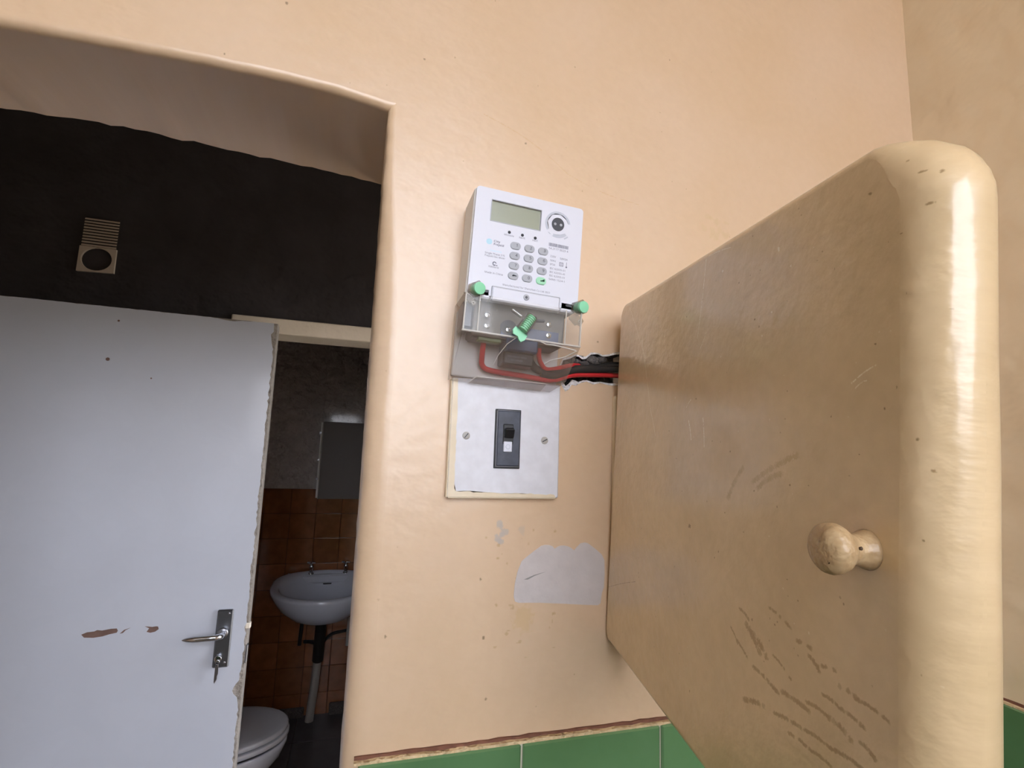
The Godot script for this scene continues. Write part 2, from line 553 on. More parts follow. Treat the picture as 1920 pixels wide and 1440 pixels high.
	M.plate = dress(mat(Color.WHITE, 0.42), tone_tex(0.03, 70, 256, Color8(208, 206, 210), Color8(220, 219, 224)), null, 7.0)
	M.smear = dress(mat(Color.WHITE, 0.4), tone_tex(0.03, 80, 128, Color8(216, 198, 168), Color8(228, 212, 186)), null, 7.0)
	M.module = dress(mat(Color.WHITE, 0.4), tone_tex(0.04, 71, 128, Color8(52, 56, 68), Color8(72, 77, 90)), null, 14.0)
	M.red = mat(Color8(206, 46, 52), 0.4)
	M.cable_black = mat(Color8(40, 38, 38), 0.5)
	M.door_paint = dress(mat(Color.WHITE, 0.38, 0.0, 0.2), tone_tex(0.008, 72, 256, Color8(186, 191, 202), Color8(194, 199, 210)), paint_n, 0.9, 0.06)
	M.door_wood = dress(mat(Color.WHITE, 0.8), tone_tex(0.03, 73, 256, Color8(128, 121, 113), Color8(160, 153, 145)), normal_tex(0.04, 74, 256, 16.0), 4.0, 0.3)
	M.bare_brown = dress(mat(Color.WHITE, 0.8), tone_tex(0.03, 75, 128, Color8(96, 74, 66), Color8(124, 98, 88)), null, 6.0)
	M.trim = dress(mat(Color.WHITE, 0.4, 0.0, 0.2), tone_tex(0.02, 76, 128, Color8(232, 222, 204), Color8(240, 230, 214)), paint_n, 3.0, 0.3)
	M.ceramic = mat(Color8(214, 218, 230), 0.1, 0.0, 0.6)
	M.seat = mat(Color8(206, 208, 216), 0.22)
	M.mirror = mat(Color8(96, 90, 86), 0.5)
	M.pvc = mat(Color8(170, 164, 156), 0.45)
	M.pipe_black = mat(Color8(30, 26, 25), 0.5)
	M.knob = dress(mat(Color.WHITE, 0.45, 0.0, 0.2), tone_tex(0.035, 77, 256, Color8(164, 132, 92), Color8(202, 174, 134)), normal_tex(0.04, 78, 256, 10.0), 14.0, 0.5)
	M.box_wood = dress(mat(Color.WHITE, 0.7), tone_tex(0.03, 79, 256, Color8(92, 74, 56), Color8(124, 100, 76)), null, 6.0)
	M.vent = mat(Color8(188, 176, 160), 0.6)
	M.glass = clear(Color(0.95, 0.97, 1.0, 0.06), 0.02)
	M.window_frame = mat(Color8(230, 228, 222), 0.4)

# ------------------------------------------------------------------ the room
const ZR := 2.2             # rear wall, behind the camera
const XL := -1.75           # left wall of the room
const WIN := Rect2(-0.75, 1.54, 1.45, 1.62)

func slab(called: String, a: Vector3, b: Vector3, m: Material) -> MeshInstance3D:
	var st := mb()
	cbox(st, (a + b) * 0.5, (b - a).abs(), 0.0)
	var o := obj(called, st, m)
	struct(o)
	return o

func build_shell() -> void:
	slab("floor", Vector3(XL - 0.12, -0.1, -3.15), Vector3(1.32, 0.0, ZR + 0.15), M.floor)
	slab("ceiling", Vector3(XL - 0.12, CEIL, -3.15), Vector3(1.32, CEIL + 0.12, ZR + 0.15), M.ceiling)
	slab("wall_left", Vector3(XL - 0.12, 0, 0), Vector3(XL, CEIL, ZR), M.pale)
	slab("wall_right", Vector3(XC, 0, 0.0), Vector3(XC + 0.12, CEIL, ZR), M.side_wall)
	# rear wall with the window that lights the room
	var st := mb()
	var x0 := WIN.position.x
	var x1 := WIN.end.x
	var y0 := WIN.position.y
	var y1 := WIN.end.y
	for e in [[XL - 0.12, 0.0, x0, CEIL], [x1, 0.0, XC + 0.12, CEIL], [x0, 0.0, x1, y0], [x0, y1, x1, CEIL]]:
		cbox(st, Vector3((e[0] + e[2]) * 0.5, (e[1] + e[3]) * 0.5, ZR + 0.075), Vector3(e[2] - e[0], e[3] - e[1], 0.15))
	var rear := struct(obj("wall_rear", st, M.pale))
	# the glazed dado goes on round the room behind the camera
	st = mb()
	cbox(st, Vector3((XL + XC) * 0.5, TILE_TOP * 0.5, ZR - 0.004), Vector3(XC - XL - 0.02, TILE_TOP, 0.008), 0.002)
	obj("dado", st, M.green[0], rear)
	st = mb()
	cbox(st, Vector3(XL + 0.004, TILE_TOP * 0.5, ZR * 0.5), Vector3(0.008, TILE_TOP, ZR - 0.02), 0.002)
	obj("dado", st, M.green[1], get_node("wall_left"))
	st = mb()
	cbox(st, Vector3(XC - 0.004, TILE_TOP * 0.5, ZR * 0.5 + 0.46), Vector3(0.008, TILE_TOP, ZR - 0.94), 0.002)
	obj("dado", st, M.green[1], get_node("wall_right"))
	var wn := Node3D.new()
	wn.name = "window_1"
	add_child(wn)
	wn.position = Vector3((x0 + x1) * 0.5, y0, ZR + 0.09)
	struct(wn, "white framed window lighting the room from behind the camera")
	var ww := WIN.size.x
	var wh := WIN.size.y
	st = mb()
	for e in [[0.0, 0.02, ww, 0.04], [0.0, wh - 0.02, ww, 0.04]]:
		cbox(st, Vector3(e[0], e[1], 0), Vector3(e[2], e[3], 0.05), 0.004)
	for xx in [-ww * 0.5 + 0.02, ww * 0.5 - 0.02]:
		cbox(st, Vector3(xx, wh * 0.5, 0), Vector3(0.04, wh, 0.05), 0.004)
	obj("window_frame", st, M.window_frame, wn)
	st = mb()
	cbox(st, Vector3(0, wh * 0.5, 0), Vector3(0.03, wh - 0.08, 0.04), 0.003)
	obj("glazing_bar", st, M.window_frame, wn)
	for s in [-1, 1]:
		st = mb()
		cbox(st, Vector3(s * (ww * 0.25 - 0.004), wh * 0.5, 0), Vector3(ww * 0.5 - 0.05, wh - 0.08, 0.004))
		obj("pane", st, M.glass, wn)

# heights of the uneven plaster edge over the opening
func along(tab: Array, x: float) -> float:
	if x <= tab[0].x:
		return tab[0].y
	for i in tab.size() - 1:
		if x <= tab[i + 1].x:
			return lerpf(tab[i].y, tab[i + 1].y, (x - tab[i].x) / (tab[i + 1].x - tab[i].x))
	return tab[-1].y

const OPEN_L := -0.72
const THICK := 0.1486

func build_front_wall() -> void:
	var top_f := [Vector2(-0.36, 1.9465), Vector2(-0.28, 1.9498), Vector2(-0.2191, 1.9524), Vector2(-0.1618, 1.9543), Vector2(-0.1001, 1.9551), Vector2(-0.0469, 1.9532), Vector2(0.0, 1.9473)]
	var top_b := [Vector2(-0.4022, 1.9516), Vector2(-0.3365, 1.9552), Vector2(-0.2688, 1.9551), Vector2(-0.1581, 1.9494), Vector2(-0.0763, 1.9465), Vector2(0.0, 1.9412)]
	var r := 0.0075
	var nz := noise(4.0, 90, 3)
	uv_on = true
	uv_o = Vector3(WX0, WY0 + WH, 0)
	uv_u = Vector3(1.0 / WW, 0, 0)
	uv_v = Vector3(0, -1.0 / WH, 0)
	var st := mb()
	# path round the opening: front point, outward direction, back point
	var path := []
	for y in [0.0, 0.6, 1.2, 1.8, 1.93]:
		path.append([Vector2(OPEN_L, y), Vector2(-1, 0), Vector2(OPEN_L, y)])
	path.append([Vector2(OPEN_L, along(top_f, OPEN_L)), Vector2(-1, 1), Vector2(OPEN_L, along(top_b, OPEN_L))])
	var x := OPEN_L + 0.01
	while x < -0.006:
		var dn := nz.get_noise_1d(x * 20.0) * 0.0016
		path.append([Vector2(x, along(top_f, x) + dn * 0.4), Vector2(0, 1), Vector2(x, along(top_b, x) + nz.get_noise_1d(x * 30.0 + 50.0) * 0.003)])
		x += 0.012
	path.append([Vector2(-0.003, along(top_f, 0.0)), Vector2(0, 1), Vector2(-0.003, along(top_b, 0.0))])
	path.append([Vector2(0, along(top_f, 0.0)), Vector2(1, 1), Vector2(0, along(top_b, 0.0))])
	path.append([Vector2(0, along(top_f, 0.0) - 0.003), Vector2(1, 0), Vector2(0, along(top_b, 0.0) - 0.003)])
	var y := 1.93
	while y > 0.0:
		var dn := nz.get_noise_1d(y * 14.0 + 9.0) * 0.0012
		path.append([Vector2(dn, y), Vector2(1, 0), Vector2(dn, y)])
		y -= 0.012 if y > 1.25 else 0.2
	path.append([Vector2(0, 0), Vector2(1, 0), Vector2(0, 0)])
	var rows := []
	for k in 9:
		var t := PI * 0.5 * k / 8.0
		var row := []
		for q in path:
			# the jamb arris is rounder than the one overhead
			var rr: float = r * (lerpf(1.0, 3.0, smoothstep(1.945, 1.70, q[0].y)) if q[1].x > 0 else 1.0)
			var ox: float = q[1].x * rr * (1.0 - sin(t))
			var oy: float = q[1].y * r * (1.0 - sin(t))
			var zz: float = -(rr * (1.0 - cos(t)))
			row.append(Vector3(q[0].x + ox, q[0].y + oy, zz))
		rows.append(row)
	# soffit and reveals
	var inner := []
	var outer := []
	for i in path.size():
		inner.append(rows[8][i])
		outer.append(Vector3(path[i][2].x, path[i][2].y, -THICK))
	var corner := []
	for i in path.size():
		if absf(path[i][1].x) > 0.5 and path[i][1].y > 0.5:
			corner.append(i)
	for e in [[0, corner[0]], [corner[0], corner[1]], [corner[1], path.size() - 1]]:
		var part := []
		for row in rows:
			part.append(row.slice(e[0], e[1] + 1))
		grid(st, part, false, false, -1.0)
		grid(st, [inner.slice(e[0], e[1] + 1), outer.slice(e[0], e[1] + 1)], false, false, -1.0)
	# front face in pieces that meet edge to edge
	var rj := 0.0245
	var y_up := 2.02
	quad(st, Vector3(XL - 0.12, y_up, 0), Vector3(XC, y_up, 0), Vector3(XC, CEIL, 0), Vector3(XL - 0.12, CEIL, 0), Vector3(0, 0, 1))
	quad(st, Vector3(XL - 0.12, 0, 0), Vector3(OPEN_L - r, 0, 0), Vector3(OPEN_L - r, y_up, 0), Vector3(XL - 0.12, y_up, 0), Vector3(0, 0, 1))
	for i in path.size() - 1:
		var a: Vector3 = rows[0][i]
		var b: Vector3 = rows[0][i + 1]
		if path[i][1].y > 0.5 and path[i + 1][1].y > 0.5:
			quad(st, a, b, Vector3(b.x, y_up, 0), Vector3(a.x, y_up, 0), Vector3(0, 0, 1))
	# beside the jamb, whose arris grows rounder downwards
	quad(st, Vector3(r, along(top_f, 0.0) + r, 0), Vector3(rj, along(top_f, 0.0) + r, 0), Vector3(rj, y_up, 0), Vector3(r, y_up, 0), Vector3(0, 0, 1))
	for i in range(corner[1], path.size() - 1):
		var a: Vector3 = rows[0][i]
		var b: Vector3 = rows[0][i + 1]
		quad(st, a, b, Vector3(rj, b.y, 0), Vector3(rj, a.y, 0), Vector3(0, 0, 1))
	# right of the opening: above and below the chased hole and the recess of the meter cupboard
	var ht := [[0.196, 1.6905], [0.199, 1.700], [0.208, 1.7030], [0.2130, 1.7062], [0.2174, 1.7056], [0.2215, 1.7030], [0.2256, 1.7039], [0.2290, 1.7075], [0.2319, 1.7092], [0.2396, 1.7105], [0.2460, 1.7082], [0.2527, 1.7092], [0.262, 1.712], [0.275, 1.714]]
	var hb := [[0.196, 1.6905], [0.198, 1.678], [0.2024, 1.6723], [0.2060, 1.6750], [0.2097, 1.6798], [0.2140, 1.6790], [0.2179, 1.6775], [0.2225, 1.6800], [0.2273, 1.6805], [0.2350, 1.6788], [0.2433, 1.6799], [0.254, 1.6790], [0.275, 1.6797]]
	var bx0 := 0.275
	var bx1 := 0.61
	var by0 := 1.425
	var by1 := 1.75
	var up := PackedVector2Array([Vector2(rj, 1.6905)])
	for q in ht:
		up.append(Vector2(q[0], q[1]))
	for q in [[bx0, by1], [bx1, by1], [bx1, 1.6905], [XC, 1.6905], [XC, y_up], [rj, y_up]]:
		up.append(Vector2(q[0], q[1]))
	flat_poly(st, up, 0.0)
	var lo := PackedVector2Array([Vector2(rj, 1.6905)])
	for q in hb:
		lo.append(Vector2(q[0], q[1]))
	for q in [[bx0, by0], [bx1, by0], [bx1, 1.6905], [XC, 1.6905], [XC, 0], [rj, 0]]:
		lo.append(Vector2(q[0], q[1]))
	flat_poly(st, lo, 0.0)
	# back face towards the hall
	for e in [[XL - 0.12, 0.0, OPEN_L, CEIL], [0.0, 0.0, 1.3, CEIL], [OPEN_L, 1.97, 0.0, CEIL]]:
		quad(st, Vector3(e[0], e[1], -THICK), Vector3(e[2], e[1], -THICK), Vector3(e[2], e[3], -THICK), Vector3(e[0], e[3], -THICK), Vector3(0, 0, -1))
	for i in path.size() - 1:
		var a: Vector3 = outer[i]
		var b: Vector3 = outer[i + 1]
		if a.y > 1.9 and b.y > 1.9 and b.x > a.x:
			quad(st, a, b, Vector3(b.x, 1.97, a.z), Vector3(a.x, 1.97, a.z), Vector3(0, 0, -1))
	var wall := obj("wall_front", st, M.wall)
	uv_on = false
	struct(wall, "cream enamelled wall with the doorway opening and the meter")
	# chased hole: rough sides and bottom
	st = mb()
	for tab in [ht, hb]:
		for i in tab.size() - 1:
			var a := Vector3(tab[i][0], tab[i][1], 0)
			var b := Vector3(tab[i + 1][0], tab[i + 1][1], 0)
			quad(st, a, b, b + Vector3(0, 0, -0.03), a + Vector3(0, 0, -0.03), Vector3(0, -1 if tab == ht else 1, 0))
	quad(st, Vector3(0.19, 1.665, -0.03), Vector3(0.275, 1.665, -0.03), Vector3(0.275, 1.72, -0.03), Vector3(0.19, 1.72, -0.03), Vector3(0, 0, 1))
	obj("chased_hole", st, M.plaster_raw, wall)
	# broken white plaster round its lips
	rng_lip(wall, ht, 1.0)
	rng_lip(wall, hb, -1.0)
	# rubble standing in the hole
	for k in [[0.236, 1.7035, 0.011], [0.2275, 1.6995, 0.008], [0.2475, 1.706, 0.008], [0.217, 1.7015, 0.006]]:
		st = mb()
		var q := []
		for i in 7:
			var row := []
			var ph := PI * i / 6.0
			for j in 10:
				var th := TAU * j / 10.0
				var d := Vector3(sin(ph) * cos(th), cos(ph) * 0.6, sin(ph) * sin(th))
				row.append(Vector3(k[0], k[1], -0.008) + d * k[2] * (1.0 + 0.35 * nz.get_noise_3dv(d * 0.4 + Vector3(k[0] * 90.0, 0, 0))))
			q.append(row)
		grid(st, q, true, false, -1.0)
		obj("rubble", st, M.plaster_raw, wall)
	# the white filler patch, a thin skim on the paint
	var patch := PackedVector2Array()
	for q in [[0.1527, 1.471], [0.152, 1.4594], [0.1535, 1.4545], [0.1572, 1.4531], [0.1785, 1.4521], [0.2073, 1.4497], [0.231, 1.4475], [0.2435, 1.4465], [0.2465, 1.4485], [0.2478, 1.4583], [0.2502, 1.4645], [0.2508, 1.478], [0.2504, 1.4914], [0.2470, 1.4975], [0.2393, 1.5035], [0.2310, 1.5090], [0.2276, 1.5097], [0.2230, 1.5090], [0.2190, 1.5055], [0.2157, 1.5019], [0.2120, 1.5048], [0.2084, 1.5063], [0.2040, 1.5071], [0.2000, 1.5069], [0.1965, 1.5055], [0.1943, 1.5039], [0.1918, 1.5065], [0.1884, 1.5077], [0.1840, 1.5080], [0.1798, 1.5073], [0.1713, 1.5017], [0.1640, 1.4965], [0.1592, 1.4927], [0.1551, 1.4826]]:
		patch.append(Vector2(q[0], q[1]))
	st = mb()
	prism(st, patch, 0.0, 0.0005)
	obj("filler_patch", st, M.filler, wall)
	st = mb()
	prism(st, PackedVector2Array([Vector2(0.1620, 1.4750), Vector2(0.1725, 1.4790), Vector2(0.1850, 1.4818), Vector2(0.1735, 1.4782), Vector2(0.166, 1.4748)]), 0.0005, 0.0007)
	obj("pencil_mark", st, mat(Color8(150, 146, 142), 0.8), wall)
	# green tiles of the dado, one row and a half in view, on both walls
	var right: Node3D = get_node("wall_right")
	var tw := 0.15
	var gap := 0.0022
	var tiles := []
	for v in 3:
		var ts := mb()
		cbox(ts, Vector3.ZERO, Vector3(tw - gap, tw - gap, 0.009), 0.0016)
		tiles.append(ts.commit())
	for row in 4:
		for c in 5:
			var xx0 := 0.01305 + tw * c
			var full := xx0 + tw <= XC - 0.012
			var yy := TILE_TOP - tw * (row + 0.5)
			if full:
				var o := obj("tile", tiles[(row + c) % 3], M.green[(row * 2 + c) % 3], wall)
				o.position = Vector3(xx0 + tw * 0.5, yy, 0.0035)
			else:
				var cut := XC - 0.009 - xx0
				if cut > 0.01:
					var ts := mb()
					cbox(ts, Vector3.ZERO, Vector3(cut - gap, tw - gap, 0.009), 0.0016)
					var o := obj("tile", ts, M.green[c % 3], wall)
					o.position = Vector3(xx0 + cut * 0.5, yy, 0.0035)
		for c in 6:
			var o := obj("tile", tiles[(row + c + 1) % 3], M.green[(row + c) % 3], right)
			o.rotation.y = -PI / 2
			o.position = Vector3(XC - 0.0035, TILE_TOP - tw * (row + 0.5), 0.009 + tw * (c + 0.5))
	st = mb()
	cbox(st, Vector3((0.0145 + XC) * 0.5, TILE_TOP - 0.3, 0.0025), Vector3(XC - 0.0145, 0.598, 0.004))
	obj("grout", st, M.grout, wall)
	st = mb()
	cbox(st, Vector3(XC - 0.0025, TILE_TOP - 0.3, 0.46), Vector3(0.004, 0.598, 0.9))
	obj("grout", st, M.grout, right)
	# painted mortar fillet and the brown line above the tiles, both ragged
	for e in [[wall, M.mortar, -0.0012, 0.0014, 0.0062], [wall, M.grout_brown, 0.0008, 0.0038, 0.0020], [right, M.mortar, -0.0012, 0.0014, 0.0062], [right, M.grout_brown, 0.0008, 0.0038, 0.0020]]:
		st = mb()
		var poly := PackedVector2Array()
		var len_ := 0.735 if e[0] == wall else 0.9
		var a0 := 0.0105 if e[0] == wall else 0.009
		for k in 74:
			poly.append(Vector2(a0 + len_ * k / 73.0, TILE_TOP + e[2] + nz.get_noise_1d(k * 3.1 + e[4] * 900.0) * 0.0008))
		for k in range(73, -1, -1):
			poly.append(Vector2(a0 + len_ * k / 73.0, TILE_TOP + e[3] + nz.get_noise_1d(k * 2.3 + 40.0 + e[4] * 900.0) * 0.0014))
		if e[0] == wall:
			prism(st, poly, 0.0, e[4])
		else:
			prism(st, poly, 0.0, e[4], Transform3D(Basis(Vector3(0, 0, 1), Vector3(0, 1, 0), Vector3(-1, 0, 0)), Vector3(XC, 0, 0)))
		obj("mortar_line", st, e[1], e[0])

func rng_lip(wall: Node3D, tab: Array, s: float) -> void:
	var nz := noise(3.0, 95, 3)
	var poly := PackedVector2Array()
	for q in tab:
		poly.append(Vector2(q[0], q[1]))
	var back := []
	for i in range(tab.size() - 1, -1, -1):
		var q = tab[i]
		var wdt := 0.0022 + 0.0018 * nz.get_noise_1d(i * 17.0 + s * 5.0)
		if s < 0 and q[0] < 0.216:
			wdt += 0.0035
		back.append(Vector2(q[0] - (0.001 if i == 0 else 0.0), q[1] + s * maxf(wdt, 0.0006)))
	for b in back:
		poly.append(b)
	var st := mb()
	prism(st, poly, -0.002, 0.0006)
	obj("broken_plaster", st, M.white_plaster, wall)

# ------------------------------------------------------------------ the meter cupboard, its door swung out
func build_meter_box() -> void:
	var t := thing("meter_cupboard", "small recessed wall cupboard, its thick yellowed cream door swung open beside the meter", "cupboard", Transform3D(Basis.IDENTITY, Vector3(0.275, 1.425, 0.0)))
	var w := 0.335
	var h := 0.325
	var d := 0.115
	var st := mb()
	quad(st, Vector3(0, 0, -d), Vector3(w, 0, -d), Vector3(w, h, -d), Vector3(0, h, -d), Vector3(0, 0, 1))
	quad(st, Vector3(0, 0, 0), Vector3(w, 0, 0), Vector3(w, 0, -d), Vector3(0, 0, -d), Vector3(0, 1, 0))
	quad(st, Vector3(0, h, 0), Vector3(w, h, 0), Vector3(w, h, -d), Vector3(0, h, -d), Vector3(0, -1, 0))
	quad(st, Vector3(w, 0, 0), Vector3(w, h, 0), Vector3(w, h, -d), Vector3(w, 0, -d), Vector3(-1, 0, 0))
	quad(st, Vector3(0, 0, 0), Vector3(0, 0.25, 0), Vector3(0, 0.25, -d), Vector3(0, 0, -d), Vector3(1, 0, 0))
	obj("box_lining", st, M.box_wood, t)
	for e in [[-0.0170, -0.010, -0.001, h - 0.085], [w, -0.012, w + 0.02, h + 0.012], [0.0, h, w, h + 0.012], [0.0, -0.012, w, 0.0]]:
		st = mb()
		cbox(st, Vector3((e[0] + e[2]) * 0.5, (e[1] + e[3]) * 0.5, 0.003), Vector3(e[2] - e[0], e[3] - e[1], 0.008), 0.0015)
		obj("frame_strip", st, M.side_wall, t)
	# door: x runs from the hinge to the free edge, y up, z out of its painted face
	var D := Vector3(-0.15700366, -0.05992471, 0.98577831)
	var U := Vector3(0.01166873, 0.99797521, 0.06252461)
	var N := D.cross(U)
	var lx := Transform3D(Basis(D, U, N), Vector3(0.2539, 1.6, 0.012) - t.position)
	var y0 := -0.1862
	var y1 := 0.1615
	var x1 := 0.3592
	# outline with rounded corners; the free edge is a full bullnose, the others barely eased
	var pts := []
	var corners := [[x1, y1, 0.034, 0], [0.0, y1, 0.016, 1], [0.0, y0, 0.012, 2], [x1, y0, 0.034, 3]]
	for c in corners:
		var r: float = c[2]
		var q: int = c[3]
		var cc := Vector2(c[0] + (-r if q in [0, 3] else r), c[1] + (-r if q in [0, 1] else r))
		for k in 13:
			var a := (q + k / 12.0) * PI * 0.5
			var nn := Vector2(cos(a), sin(a))
			pts.append([cc + nn * r, nn])
		# a few points along the following side
		var nxt = corners[(q + 1) % 4]
		var rn: float = nxt[2]
		var nq: int = nxt[3]
		var a2 := (q + 1) * PI * 0.5
		var nn2 := Vector2(cos(a2), sin(a2))
		var p_a: Vector2 = cc + nn2 * r
		var p_b: Vector2 = Vector2(nxt[0] + (-rn if nq in [0, 3] else rn), nxt[1] + (-rn if nq in [0, 1] else rn)) + nn2 * rn
		for k in range(1, 8):
			pts.append([p_a.lerp(p_b, k / 8.0), nn2])
	var th := 0.036
	var nz := noise(6.0, 97, 3)
	uv_on = true
	uv_o = Vector3(-0.01, 0.19, 0)
	uv_u = Vector3(1 / 0.4, 0, 0)
	uv_v = Vector3(0, -1 / 0.4, 0)
	st = mb()
	var rows := []
	var m := 18
	for k in m + 1:
		var a := PI * k / m
		var row := []
		for p in pts:
			var e: float = clampf((p[1].x + 0.15) / 0.9, 0.0, 1.0)
			e = e * e * (3.0 - 2.0 * e)
			var rr: float = lerpf(0.0045, 0.018, e)
			var pos: Vector2 = p[0] - p[1] * rr * (1.0 - sin(a))
			var z := -rr + rr * cos(a) if k <= m / 2 else -th + rr + rr * cos(a)
			if k == m / 2 and rr < th * 0.5:
				z = -rr
			var wob: float = 0.0006 * nz.get_noise_2d(pos.y * 60.0, a * 3.0) * e
			row.append(Vector3(pos.x + p[1].x * wob, pos.y + p[1].y * wob, z))
		rows.append(row)
	grid(st, rows, true, false, 1.0)
	for e in [0, m]:
		var c := Vector3(0.17, -0.01, rows[e][0].z)
		for j in pts.size():
			var zz := Vector3(0, 0, 1 if e == 0 else -1)
			tri(st, c, rows[e][j], rows[e][(j + 1) % pts.size()], zz, zz, zz, zz)
	var door := obj("door", st, M.panel, t)
	uv_on = false
	door.transform = lx
	# turned wooden knob, painted over
	st = mb()
	var kx := Transform3D(Basis(Vector3(1, 0, 0), Vector3(0, 0, 1), Vector3(0, -1, 0)), Vector3(0.3258, -0.0160, 0))
	lathe(st, [Vector2(0.0001, -0.001), Vector2(0.0088, -0.001), Vector2(0.0080, 0.0014), Vector2(0.0068, 0.004), Vector2(0.0064, 0.0072), Vector2(0.0074, 0.0100), Vector2(0.0093, 0.0122), Vector2(0.0104, 0.0145), Vector2(0.0106, 0.0168), Vector2(0.0100, 0.0190), Vector2(0.0084, 0.0208), Vector2(0.0058, 0.0219), Vector2(0.0030, 0.0224), Vector2(0.0001, 0.0225)], 28, kx)
	var kn := obj("knob", st, M.knob, door)
	kn.set_meta("label", "turned wooden knob with chipped paint")
	for q in [[0.3332, -0.0140, 0.0095, 0.0008], [0.3306, -0.0205, 0.0212, 0.0009], [0.324, -0.014, 0.0221, 0.0006], [0.3206, -0.0165, 0.0216, 0.0007]]:
		st = mb()
		lathe(st, [Vector2(0.0001, -0.0008), Vector2(q[3], -0.0006), Vector2(q[3] * 0.8, 0.0002), Vector2(0.0001, 0.0003)], 8, Transform3D(kx.basis, Vector3(q[0], q[1], q[2])))
		obj("dent", st, mat(Color8(84, 66, 50), 0.8), door)
	# knuckle hinges between frame and door
	for yy in [-0.12, 0.10]:
		st = mb()
		tube(st, [Vector3(-0.003, yy - 0.02, -0.022), Vector3(-0.003, yy + 0.02, -0.022)], 0.004, 10)
		obj("hinge", st, M.steel, door)

